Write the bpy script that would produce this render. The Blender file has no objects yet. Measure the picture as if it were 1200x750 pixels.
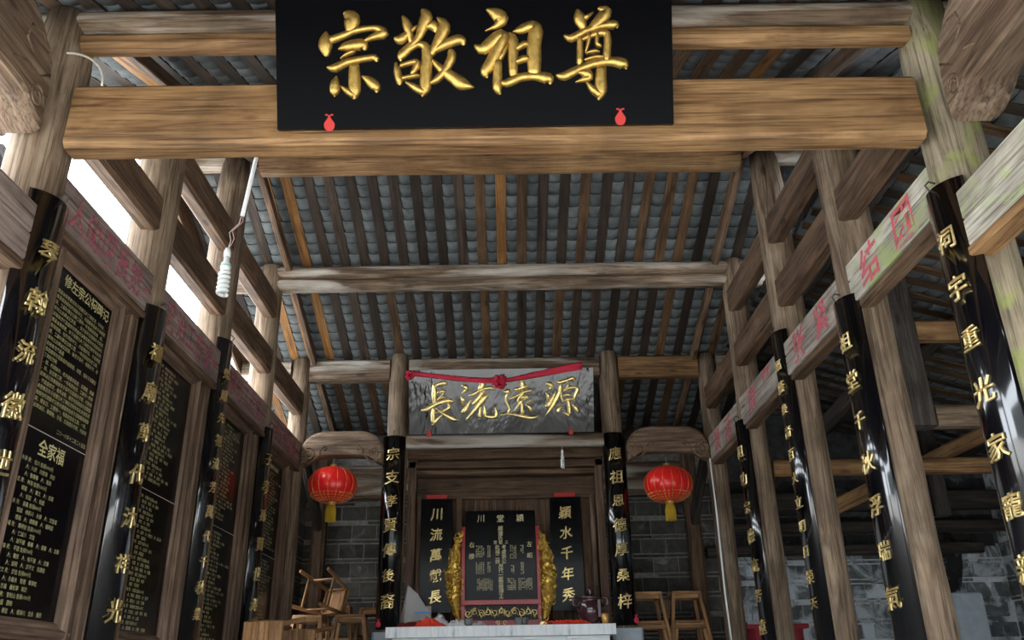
import bpy, math, random
from mathutils import Matrix, Vector, Euler, noise
random.seed(7)
R = random.random
PI = math.pi
S = bpy.context.scene
COL = S.collection

# ------------------------------------------------------------------ camera
CAM = Vector((0.0236, 0.0, 1.0))
th, ya, ro = 0.4065846, 0.0080332, -0.0177230
Fw = Vector((math.sin(ya)*math.cos(th), math.cos(ya)*math.cos(th), math.sin(th)))
R0 = Vector((math.cos(ya), -math.sin(ya), 0)); U0 = R0.cross(Fw)
Rt = R0*math.cos(ro) + U0*math.sin(ro); Up = Rt.cross(Fw)
cd = bpy.data.cameras.new('camera'); cam = bpy.data.objects.new('camera', cd); COL.objects.link(cam)
cam.matrix_world = Matrix.Translation(CAM) @ Matrix((Rt, Up, -Fw)).transposed().to_4x4()
cd.sensor_width = 36; cd.lens = 985.31/1200*36; cd.clip_start = 0.05
S.camera = cam
# ------------------------------------------------------------------ overcast sky
w = bpy.data.worlds.new('sky'); S.world = w; w.use_nodes = True
bg = w.node_tree.nodes['Background']; bg.inputs[0].default_value = (0.86, 0.93, 1.0, 1); bg.inputs[1].default_value = 1.6
S.view_settings.view_transform = 'Standard'; S.view_settings.look = 'None'
S.view_settings.gamma = 1; S.view_settings.exposure = 2.8
sl = bpy.data.lights.new('sun', 'SUN'); sl.energy = 1.2; sl.angle = 0.6; sl.color = (1, 0.95, 0.88)
so = bpy.data.objects.new('sun', sl); COL.objects.link(so)
so.rotation_euler = Vector((0.35, 0.75, -0.9)).to_track_quat('-Z', 'Y').to_euler()

# ------------------------------------------------------------------ materials
def nodes(name):
    m = bpy.data.materials.new(name); m.use_nodes = True
    nt = m.node_tree; return m, nt, nt.nodes['Principled BSDF']
def plain(name, c, rough=.6, metal=0, coat=0, spec=.5, alpha=1):
    m, nt, b = nodes(name)
    b.inputs['Base Color'].default_value = (*c, 1); b.inputs['Roughness'].default_value = rough
    b.inputs['Metallic'].default_value = metal; b.inputs['Coat Weight'].default_value = coat
    b.inputs['Coat Roughness'].default_value = .08
    b.inputs['Specular IOR Level'].default_value = spec; b.inputs['Alpha'].default_value = alpha
    return m
def N(nt, t, **kw):
    n = nt.nodes.new(t)
    for k, v in kw.items(): setattr(n, k, v)
    return n
def ramp(nt, src, stops):
    r = N(nt, 'ShaderNodeValToRGB'); e = r.color_ramp.elements
    while len(e) < len(stops): e.new(.5)
    for i, (p, c) in enumerate(stops): e[i].position = p; e[i].color = (*c, 1) if len(c) == 3 else c
    nt.links.new(src, r.inputs[0]); return r
def coords(nt, scale, spread=40):
    tc = N(nt, 'ShaderNodeTexCoord'); oi = N(nt, 'ShaderNodeObjectInfo')
    mu = N(nt, 'ShaderNodeMath', operation='MULTIPLY'); mu.inputs[1].default_value = spread
    nt.links.new(oi.outputs['Random'], mu.inputs[0])
    ad = N(nt, 'ShaderNodeVectorMath', operation='ADD')
    nt.links.new(tc.outputs['Object'], ad.inputs[0]); nt.links.new(mu.outputs[0], ad.inputs[1])
    mp = N(nt, 'ShaderNodeMapping'); mp.inputs['Scale'].default_value = scale
    nt.links.new(ad.outputs[0], mp.inputs[0]); return mp, oi, ad
def mix(nt, a, b, f, mode='MIX'):
    n = N(nt, 'ShaderNodeMix', data_type='RGBA', blend_type=mode)
    for s, v in ((n.inputs[6], a), (n.inputs[7], b), (n.inputs[0], f)):
        if hasattr(v, 'links') or hasattr(v, 'is_linked'): nt.links.new(v, s)
        else: s.default_value = (*v, 1) if isinstance(v, tuple) else v
    return n.outputs[2]
def noisen(nt, vec, scale, det=6, dist=0., rough=.6):
    n = N(nt, 'ShaderNodeTexNoise'); n.inputs['Scale'].default_value = scale; n.inputs['Detail'].default_value = det
    n.inputs['Distortion'].default_value = dist; n.inputs['Roughness'].default_value = rough
    nt.links.new(vec, n.inputs['Vector']); return n.outputs['Fac']
def wood(name, dark, mid, light, rough=.72, patch=None, moss=None, vary=.35):
    """grain runs along the object's own X axis"""
    m, nt, b = nodes(name)
    mp, oi, ad = coords(nt, (.9, 9, 9))
    g = noisen(nt, mp.outputs[0], 1.6, 7, 1.2)
    c = ramp(nt, g, [(.3, dark), (.5, mid), (.72, light)]).outputs[0]
    mp2 = N(nt, 'ShaderNodeMapping'); mp2.inputs['Scale'].default_value = (2.2, 75, 75); nt.links.new(ad.outputs[0], mp2.inputs[0])
    g2 = noisen(nt, mp2.outputs[0], 1.0, 3)
    f = ramp(nt, g2, [(.36, (.32, .30, .28)), (.5, (1, 1, 1))]).outputs[0]
    c = mix(nt, c, f, .8, 'MULTIPLY')
    # broad weather stains
    g3 = noisen(nt, ad.outputs[0], 2.3, 4, .5)
    f3 = ramp(nt, g3, [(.35, (.62, .6, .58)), (.65, (1.12, 1.1, 1.08))]).outputs[0]
    c = mix(nt, c, f3, .9, 'MULTIPLY')
    # knots
    mp4 = N(nt, 'ShaderNodeMapping'); mp4.inputs['Scale'].default_value = (2.2, 6, 6); nt.links.new(ad.outputs[0], mp4.inputs[0])
    v = N(nt, 'ShaderNodeTexVoronoi'); v.inputs['Scale'].default_value = 1.0; nt.links.new(mp4.outputs[0], v.inputs['Vector'])
    k = ramp(nt, v.outputs['Distance'], [(.07, (.35, .28, .22)), (.13, (1, 1, 1))]).outputs[0]
    c = mix(nt, c, k, .8, 'MULTIPLY')
    if patch:
        g5 = noisen(nt, mp.outputs[0], .8, 5, .6)
        pf = ramp(nt, g5, [(.5, (0, 0, 0)), (.66, (1, 1, 1))]).outputs[0]
        c = mix(nt, c, patch, pf)
    if moss:
        g6 = noisen(nt, ad.outputs[0], 4.5, 5, .6)
        pf = ramp(nt, g6, [(.5, (0, 0, 0)), (.64, (.75, .75, .75))]).outputs[0]
        c = mix(nt, c, moss, pf)
    mr = N(nt, 'ShaderNodeMapRange'); mr.inputs[3].default_value = 1-vary; mr.inputs[4].default_value = 1+vary
    nt.links.new(oi.outputs['Random'], mr.inputs[0])
    hs = N(nt, 'ShaderNodeHueSaturation'); nt.links.new(mr.outputs[0], hs.inputs['Value']); nt.links.new(c, hs.inputs['Color'])
    nt.links.new(hs.outputs[0], b.inputs['Base Color'])
    b.inputs['Roughness'].default_value = rough; b.inputs['Specular IOR Level'].default_value = .3
    bp = N(nt, 'ShaderNodeBump'); bp.inputs['Strength'].default_value = .45; bp.inputs['Distance'].default_value = .006
    nt.links.new(g2, bp.inputs['Height']); nt.links.new(bp.outputs[0], b.inputs['Normal'])
    return m
def stony(name, a, bcol, scale=8, rough=.85, vary=.2, bump=.5, patch=None, ps=3, pthr=(.52, .6)):
    m, nt, b = nodes(name)
    mp, oi, ad = coords(nt, (1, 1, 1))
    g = noisen(nt, ad.outputs[0], scale, 8, .2)
    c = ramp(nt, g, [(.3, a), (.7, bcol)]).outputs[0]
    if patch:
        tc = N(nt, 'ShaderNodeNewGeometry')
        g5 = noisen(nt, tc.outputs['Position'], ps, 6, .8)
        pf = ramp(nt, g5, [(pthr[0], (0, 0, 0)), (pthr[1], (1, 1, 1))]).outputs[0]
        c = mix(nt, c, patch, pf)
    mr = N(nt, 'ShaderNodeMapRange'); mr.inputs[3].default_value = 1-vary; mr.inputs[4].default_value = 1+vary
    nt.links.new(oi.outputs['Random'], mr.inputs[0])
    hs = N(nt, 'ShaderNodeHueSaturation'); nt.links.new(mr.outputs[0], hs.inputs['Value']); nt.links.new(c, hs.inputs['Color'])
    nt.links.new(hs.outputs[0], b.inputs['Base Color']); b.inputs['Roughness'].default_value = rough
    b.inputs['Specular IOR Level'].default_value = .25
    bp = N(nt, 'ShaderNodeBump'); bp.inputs['Strength'].default_value = bump; bp.inputs['Distance'].default_value = .01
    nt.links.new(g, bp.inputs['Height']); nt.links.new(bp.outputs[0], b.inputs['Normal'])
    return m
M = {}
M['tie'] = wood('tie_beam_wood', (.11, .05, .018), (.245, .135, .057), (.36, .215, .10), vary=.08)
M['purlin'] = wood('purlin_wood', (.065, .04, .024), (.17, .115, .073), (.32, .245, .175), patch=(.42, .38, .33), vary=.15)
M['column'] = wood('column_wood', (.085, .055, .034), (.21, .148, .098), (.34, .265, .19), vary=.12)
M['column_moss'] = wood('mossy_column_wood', (.16, .13, .09), (.30, .25, .17), (.42, .36, .26), moss=(.23, .26, .07), vary=.05)
M['frame'] = wood('side_beam_wood', (.05, .027, .015), (.125, .073, .042), (.22, .14, .088), vary=.12)
M['crescent'] = wood('crescent_beam_wood', (.07, .042, .026), (.17, .112, .072), (.29, .215, .15), vary=.1)
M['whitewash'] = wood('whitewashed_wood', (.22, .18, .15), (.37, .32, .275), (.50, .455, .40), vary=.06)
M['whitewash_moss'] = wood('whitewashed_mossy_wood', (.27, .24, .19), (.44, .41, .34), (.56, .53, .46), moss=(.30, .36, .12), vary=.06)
M['whitewash_shaded'] = wood('shaded_slogan_wood', (.15, .11, .095), (.25, .19, .165), (.34, .27, .24), vary=.06)  # darker copy of the whitewash, shade of the left beams put into the colour
M['batten_dark'] = wood('batten_dark', (.016, .011, .008), (.040, .027, .019), (.07, .05, .036), vary=.4)
M['batten_brown'] = wood('batten_brown', (.045, .024, .012), (.10, .055, .027), (.15, .09, .048), vary=.3)
M['batten_orange'] = wood('batten_orange', (.14, .062, .017), (.25, .118, .035), (.32, .165, .06), vary=.15)
M['moulding'] = wood('board_frame_wood', (.06, .035, .022), (.14, .088, .058), (.24, .165, .118), vary=.12)
M['panel'] = wood('altar_panel_wood', (.05, .028, .015), (.115, .068, .04), (.19, .12, .072), vary=.12)
M['stool'] = wood('stool_wood', (.20, .10, .04), (.38, .20, .085), (.52, .31, .15), rough=.5, vary=.2)
M['sooty'] = wood('sooty_wood', (.018, .015, .013), (.045, .037, .032), (.09, .075, .06), vary=.3)
M['tile'] = stony('roof_tile', (.05, .055, .057), (.115, .126, .128), 9, vary=.3, bump=.3)
M['brick'] = stony('grey_brick', (.045, .044, .039), (.105, .10, .088), 11, vary=.35, patch=(.21, .20, .185), ps=4, pthr=(.58, .7))
M['brick_wash'] = stony('limewashed_brick', (.08, .09, .09), (.17, .185, .185), 11, vary=.3, patch=(.55, .60, .64), ps=3.2, pthr=(.48, .60))
M['mortar'] = stony('mortar', (.15, .145, .13), (.30, .29, .265), 20, vary=.05)
M['mortar_wash'] = stony('white_mortar', (.45, .48, .51), (.70, .74, .78), 8, vary=.05, patch=(.12, .13, .14), ps=3, pthr=(.5, .6))
M['mortar_dark'] = stony('dark_mortar', (.03, .03, .03), (.09, .09, .09), 9, vary=.05)  # near-black mortar and bricks for the upper part of the aisle's back wall
M['brick_dark'] = stony('dark_brick', (.012, .012, .012), (.035, .035, .034), 9, vary=.3, patch=(.12, .125, .13), ps=3, pthr=(.58, .66))
M['floor'] = stony('hall_floor', (.13, .125, .115), (.20, .195, .18), 3, rough=.55, vary=0, bump=.15)
M['yard'] = stony('courtyard_paving', (.46, .45, .42), (.6, .585, .55), 2, vary=0, bump=.2)
M['outer'] = stony('courtyard_wall', (.10, .10, .095), (.18, .18, .17), 3, vary=0)
M['lacquer'] = plain('black_lacquer', (.0012, .0014, .0028), .13, coat=.8, spec=.5)
M['lacquer_board'] = plain('black_board', (.0018, .0022, .0036), .16, spec=.22)
M['lacquer_plaque'] = plain('black_plaque', (.0012, .0012, .0018), .30, spec=.10)
M['lacquer_mirror'] = plain('glossy_black_plaque', (.0018, .002, .0026), .13, coat=.1, spec=.55)
def gold_mat(name, c, rough=.3, bump=.35):
    m, nt, b = nodes(name)
    mp, oi, ad = coords(nt, (1, 1, 1))
    g = noisen(nt, ad.outputs[0], 45, 5)
    cr = ramp(nt, g, [(.3, tuple(x*.55 for x in c)), (.6, c)]).outputs[0]
    nt.links.new(cr, b.inputs['Base Color']); b.inputs['Metallic'].default_value = .85; b.inputs['Roughness'].default_value = rough
    bp = N(nt, 'ShaderNodeBump'); bp.inputs['Strength'].default_value = bump; bp.inputs['Distance'].default_value = .003
    nt.links.new(g, bp.inputs['Height']); nt.links.new(bp.outputs[0], b.inputs['Normal'])
    return m
M['gold'] = gold_mat('old_gold_leaf', (.50, .32, .085), .38, .5)
M['gold_bright'] = gold_mat('bright_gold_leaf', (1.0, .80, .34), .34, .1)
M['gold_pale'] = plain('pale_gold_paint', (.44, .39, .18), .6)
M['gold_tab'] = plain('tablet_gold', (.78, .68, .40), .5)
M['gold_paint'] = gold_mat('couplet_gold', (.85, .66, .30), .3, .15)
M['gold_carving'] = gold_mat('carved_gilding', (.75, .48, .10), .32, .6)
M['red_lacquer'] = plain('red_lacquer', (.30, .012, .018), .3, coat=.3)
M['red_paper'] = plain('red_paper', (.40, .015, .010), .6)
M['red_cloth'] = plain('red_cloth', (.50, .012, .04), .7)
M['lantern'] = plain('red_lantern_silk', (.80, .016, .016), .30, spec=.5)
M['tassel'] = plain('yellow_tassel', (.55, .36, .02), .7)
M['gold_trim'] = plain('gold_trim', (.75, .42, .12), .35, metal=.4)
M['ceramic'] = plain('white_lamp_glass', (.85, .87, .86), .25)
M['green'] = plain('green_band', (.03, .45, .28), .4)
M['cable'] = plain('cable', (.55, .5, .42), .5)
M['pinkwire'] = plain('pink_wire', (.5, .25, .27), .5)
M['steel'] = plain('dark_iron', (.10, .08, .07), .5, metal=.6)
M['slab'] = stony('grey_slab', (.34, .39, .44), (.44, .49, .54), 14, vary=0, bump=.2)
M['white_cloth'] = plain('white_cloth', (.62, .62, .66), .8)
M['orange_cloth'] = plain('scarlet_cloth', (.80, .05, .02), .7)
M['maroon_cloth'] = plain('maroon_cloth', (.22, .01, .02), .8)
M['purple_glaze'] = plain('purple_brown_glaze', (.055, .018, .026), .18, coat=.8)
M['grey_glaze'] = plain('grey_cup_glaze', (.18, .18, .18), .35)
M['blue_print'] = plain('blue_print', (.05, .22, .55), .5)
def wavy(mt, st, sc):
    nt = mt.node_tree; b = nt.nodes['Principled BSDF']; mp, oi, ad = coords(nt, sc)
    g = noisen(nt, mp.outputs[0], 1, 4, .5); bp = N(nt, 'ShaderNodeBump'); bp.inputs['Strength'].default_value = st; bp.inputs['Distance'].default_value = .02
    nt.links.new(g, bp.inputs['Height']); nt.links.new(bp.outputs[0], b.inputs['Normal']); nt.links.new(bp.outputs[0], b.inputs['Coat Normal'])
wavy(M['lacquer_mirror'], 1.0, (2.6, 1.1, 1.1)); wavy(M['lacquer'], .04, (3, 3, 1))
def film_mat():
    m, nt, b = nodes('clear_plastic_film')
    b.inputs['Base Color'].default_value = (.8, .8, .82, 1); b.inputs['Roughness'].default_value = .25; b.inputs['Alpha'].default_value = .32
    return m
M['film'] = film_mat()
def paint_mat(name, c, thr=(.40, .56)):
    m, nt, b = nodes(name)
    mp, oi, ad = coords(nt, (14, 3.0, 14))
    g = noisen(nt, ad.outputs[0], 24, 6)
    a = ramp(nt, g, [(thr[0], (.12, .12, .12)), (thr[1], (.85, .85, .85))]).outputs[0]
    b.inputs['Base Color'].default_value = (*c, 1); b.inputs['Roughness'].default_value = .8
    nt.links.new(a, b.inputs['Alpha']); return m
M['paint_red'] = paint_mat('worn_red_paint', (.55, .10, .13), (.30, .50))
M['paint_faded'] = paint_mat('faded_red_paint', (.48, .09, .14), (.40, .60))
def marble():
    m, nt, b = nodes('white_glazed_tile')
    tc = N(nt, 'ShaderNodeTexCoord'); mp = N(nt, 'ShaderNodeMapping'); mp.inputs['Scale'].default_value = (6, 1, 1)
    nt.links.new(tc.outputs['Object'], mp.inputs[0])
    g = noisen(nt, mp.outputs[0], 1.6, 6, 2.5)
    c = ramp(nt, g, [(.30, (.30, .36, .42)), (.40, (.74, .79, .84)), (.6, (.88, .90, .92))]).outputs[0]
    nt.links.new(c, b.inputs['Base Color']); b.inputs['Roughness'].default_value = .18; return m
M['marble'] = marble()
def blackened():
    """the grey plaster of the aisle's back wall, with a soot stain above the slab"""
    m, nt, b = nodes('sooty_plaster')
    b.inputs['Base Color'].default_value = (.015, .015, .016, 1); b.inputs['Roughness'].default_value = .95
    tc = N(nt, 'ShaderNodeTexCoord'); g = noisen(nt, tc.outputs['Object'], 5, 5)
    a = ramp(nt, g, [(.35, (.2, .2, .2)), (.5, (.95, .95, .95))]).outputs[0]
    nt.links.new(a, b.inputs['Alpha']); return m

# ------------------------------------------------------------------ mesh helpers
def newmesh(name, V, F, mat=None, smooth=False):
    me = bpy.data.meshes.new(name); me.from_pydata([tuple(v) for v in V], [], F)
    if mat: me.materials.append(M[mat] if isinstance(mat, str) else mat)
    if smooth: me.polygons.foreach_set('use_smooth', [True]*len(me.polygons))
    me.update(); return me
WMX = {}
I4 = Matrix.Identity(4)
def add(name, me, X=I4, parent=None, **props):
    o = bpy.data.objects.new(name, me); COL.objects.link(o)
    if parent is not None:
        o.parent = parent; o.matrix_basis = WMX[parent.name].inverted() @ X
    else: o.matrix_basis = X
    WMX[o.name] = X.copy()
    for k, v in props.items(): o[k] = v
    return o
def empty(name, loc=(0, 0, 0), X=None, **props):
    o = add(name, None, X if X is not None else Matrix.Translation(loc), **props); o.empty_display_size = .05; return o
def T(x, y, z): return Matrix.Translation((x, y, z))
def axes(o, ex, ey, ez):
    m = Matrix((Vector(ex), Vector(ey), Vector(ez))).transposed().to_4x4(); m.translation = o; return m
def along(p0, p1, up=(0, 0, 1)):
    p0, p1 = Vector(p0), Vector(p1); x = (p1-p0).normalized(); z = Vector(up)
    if abs(x.dot(z)) > .98: z = Vector((0, -1, 0))
    y = z.cross(x).normalized(); z = x.cross(y); return axes(p0, x, y, z), (p1-p0).length
def rectprof(w, h, c=.01):
    a, b = w/2, h/2
    return [(-a+c, -b), (a-c, -b), (a, -b+c), (a, b-c), (a-c, b), (-a+c, b), (-a, b-c), (-a, -b+c)]
def roundprof(r, n=16, rz=None):
    rz = rz or r; return [(r*math.cos(2*PI*i/n), rz*math.sin(2*PI*i/n)) for i in range(n)]
def prism(L, prof, seg=1, jit=0., scale=None):
    n = len(prof); V = []; F = []; sd = R()*100
    for s in range(seg+1):
        x = L*s/seg; k = scale(s/seg) if scale else 1
        jy = jit*(noise.noise(Vector((x*1.3, sd, 0)))); jz = jit*(noise.noise(Vector((x*1.3, sd+9, 5))))
        for i, (a, b) in enumerate(prof):
            q = 1 + (jit*4*noise.noise(Vector((x*2, sd+3*math.cos(6.28*i/n), 3*math.sin(6.28*i/n)))) if jit else 0)
            V.append((x, a*k*q+jy, b*k*q+jz))
    for s in range(seg):
        for i in range(n):
            j = (i+1) % n; F.append((s*n+i, s*n+j, (s+1)*n+j, (s+1)*n+i))
    F.append(tuple(range(n-1, -1, -1))); F.append(tuple(seg*n+i for i in range(n)))
    return V, F
def bar(name, p0, p1, w, h, mat, parent=None, c=.008, up=(0, 0, 1), seg=1, jit=0., prof=None, smooth=False, **props):
    X, L = along(p0, p1, up); V, F = prism(L, prof or rectprof(w, h, c), seg, jit)
    return add(name, newmesh(name, V, F, mat, smooth), X, parent, **props)
def tubeVF(pts, r, n=8, closed=False):
    pts = [Vector(p) for p in pts]; V = []; F = []; m = len(pts)
    pz = None
    for i, p in enumerate(pts):
        a = pts[(i-1) % m] if (closed or i > 0) else p; b = pts[(i+1) % m] if (closed or i < m-1) else p
        t = (b-a).normalized()
        if pz is None: pz = Vector((0, 0, 1)) if abs(t.z) < .9 else Vector((1, 0, 0))
        x = t.cross(pz); x.normalize(); pz = x.cross(t).normalized()
        rr = r[i] if isinstance(r, (list, tuple)) else r
        for k in range(n):
            an = 2*PI*k/n; V.append(p + x*rr*math.cos(an) + pz*rr*math.sin(an))
    for i in range(m if closed else m-1):
        j = (i+1) % m
        for k in range(n): l = (k+1) % n; F.append((i*n+k, i*n+l, j*n+l, j*n+k))
    if not closed: F.append(tuple(range(n-1, -1, -1))); F.append(tuple((m-1)*n+k for k in range(n)))
    return V, F
def tube(name, pts, r, mat, parent=None, n=8, X=I4, closed=False, **props):
    V, F = tubeVF(pts, r, n, closed); return add(name, newmesh(name, V, F, mat, True), X, parent, **props)
def lathe(name, prof, mat, X=I4, parent=None, n=24, **props):
    V = []; F = []
    for (r, z) in prof:
        for k in range(n): a = 2*PI*k/n; V.append((r*math.cos(a), r*math.sin(a), z))
    for i in range(len(prof)-1):
        for k in range(n): l = (k+1) % n; F.append((i*n+k, i*n+l, (i+1)*n+l, (i+1)*n+k))
    F.append(tuple(range(n-1, -1, -1))); F.append(tuple((len(prof)-1)*n+k for k in range(n)))
    return add(name, newmesh(name, V, F, mat, True), X, parent, **props)
def merge(parts):
    V = []; F = []
    for v, f in parts:
        o = len(V); V += [tuple(x) for x in v]; F += [tuple(i+o for i in q) for q in f]
    return V, F
def boxVF(x0, x1, y0, y1, z0, z1):
    V = [(x, y, z) for x in (x0, x1) for y in (y0, y1) for z in (z0, z1)]
    return V, [(0, 1, 3, 2), (4, 6, 7, 5), (0, 4, 5, 1), (2, 3, 7, 6), (0, 2, 6, 4), (1, 5, 7, 3)]
def box(name, x0, x1, y0, y1, z0, z1, mat, parent=None, c=None, **props):
    """box with its grain along its longest side"""
    d = [x1-x0, y1-y0, z1-z0]; k = d.index(max(d)); cx, cy, cz = (x0+x1)/2, (y0+y1)/2, (z0+z1)/2
    c = min(d)*.12 if c is None else c
    if k == 0: return bar(name, (x0, cy, cz), (x1, cy, cz), d[1], d[2], mat, parent, c, **props)
    if k == 1: return bar(name, (cx, y0, cz), (cx, y1, cz), d[0], d[2], mat, parent, c, **props)
    return bar(name, (cx, cy, z0), (cx, cy, z1), d[0], d[1], mat, parent, c, **props)
def pillow(outline, d, b):
    """outline in (x,z), thickness d along y, rounded rim b"""
    n = len(outline); P = [Vector((p[0], 0, p[1])) for p in outline]; V = []; F = []
    area = sum(P[i].x*P[(i+1) % n].z-P[(i+1) % n].x*P[i].z for i in range(n)); sg = 1 if area > 0 else -1
    nn = []
    for i in range(n):
        t = (P[(i+1) % n]-P[i-1]).normalized(); nn.append(Vector((-t.z, 0, t.x))*sg)
    for y, k in ((-d/2, 1), (-d/2+b*.3, .35), (-d/2+b, 0), (d/2-b, 0), (d/2-b*.3, .35), (d/2, 1)):
        for i in range(n): q = P[i]+nn[i]*b*k; V.append((q.x, y, q.z))
    for s in range(5):
        for i in range(n): j = (i+1) % n; F.append((s*n+i, s*n+j, (s+1)*n+j, (s+1)*n+i))
    F.append(tuple(range(n-1, -1, -1))); F.append(tuple(5*n+i for i in range(n)))
    return V, F

# ------------------------------------------------------------------ lettering
def textmesh(body, size=1., ext=0., bev=0., off=0., res=2, align='CENTER', line=1., cspace=1.):
    c = bpy.data.curves.new('lettering', 'FONT'); c.body = body; c.size = size; c.extrude = ext; c.bevel_depth = bev
    c.offset = off; c.resolution_u = res; c.align_x = align; c.space_line = line; c.bevel_resolution = 0; c.space_character = cspace
    o = bpy.data.objects.new('lettering', c); COL.objects.link(o); bpy.context.view_layer.update()
    me = bpy.data.meshes.new_from_object(o.evaluated_get(bpy.context.evaluated_depsgraph_get()))
    V = [v.co.copy() for v in me.vertices]; F = [tuple(p.vertices) for p in me.polygons]
    bpy.data.objects.remove(o); bpy.data.curves.remove(c); bpy.data.meshes.remove(me)
    return V, F
_g = {}
def glyph(ch, relief=True, off=.012, res=2):
    """one character centred on its own box, about 1 unit tall, brushed a little off the square"""
    k = (ch, relief, off, res)
    if k not in _g:
        V, F = textmesh(ch, 1., .014 if relief else 0, .014 if relief else 0, off-(.012 if relief else 0), res)
        xs = [v.x for v in V]; ys = [v.y for v in V]; zs = [v.z for v in V]
        cx, cy, z0 = (min(xs)+max(xs))/2, (min(ys)+max(ys))/2, min(zs)
        _g[k] = ([Vector((v.x-cx, v.y-cy, v.z-z0)) for v in V], F)
    return _g[k]
def brush(V, seed, amt=1.):
    out = []
    for v in V:
        x, y = v.x, v.y
        y2 = y + .10*amt*x + .010*amt*math.sin(5*x+seed)
        x2 = x*(1-.10*amt*(y+.3)) + .05*amt*y + .010*amt*math.sin(6*y+seed*2)
        q = noise.noise(Vector((x*3+seed, y*3, 0)))*.016*amt
        out.append(Vector((x2+q, y2-q, v.z)))
    return out
def stroke(pts, h):
    """a raised brush stroke with a ridge, from (x, y, halfwidth) points"""
    # catmull resample
    P = [Vector(p) for p in pts]; Q = []
    for i in range(len(P)-1):
        a = P[i-1] if i else P[0]; b = P[i]; c = P[i+1]; d = P[i+2] if i+2 < len(P) else P[-1]
        for t in (0, .33, .66):
            q = .5*((2*b)+(c-a)*t+(2*a-5*b+4*c-d)*t*t+(3*b-a-3*c+d)*t**3); q.z = max(q.z, 1); Q.append(q)
    Q.append(P[-1])
    t0 = (Q[1]-Q[0]).xy.normalized(); t1 = (Q[-1]-Q[-2]).xy.normalized()
    Q = [Vector((Q[0].x-t0.x*Q[0].z*.6, Q[0].y-t0.y*Q[0].z*.6, Q[0].z*.4))] + Q + [Vector((Q[-1].x+t1.x*Q[-1].z*.7, Q[-1].y+t1.y*Q[-1].z*.7, Q[-1].z*.4))]
    V = []; F = []; m = len(Q); mw = max(q.z for q in Q)
    for i, q in enumerate(Q):
        t = ((Q[min(i+1, m-1)]-Q[max(i-1, 0)]).xy).normalized(); nx, ny = -t.y, t.x
        hh = h*min(1, .45+.6*q.z/mw)
        if i in (0, m-1): hh *= .35
        for k, z in ((-1, 0), (-.93, .45), (-.55, .85), (0, 1), (.55, .85), (.93, .45), (1, 0)):
            V.append((q.x+nx*q.z*k, q.y+ny*q.z*k, hh*z))
    for i in range(m-1):
        for k in range(6): F.append((i*7+k, i*7+k+1, (i+1)*7+k+1, (i+1)*7+k))
    F.append(tuple(range(7))); F.append(tuple((m-1)*7+k for k in range(6, -1, -1)))
    return V, F
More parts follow.
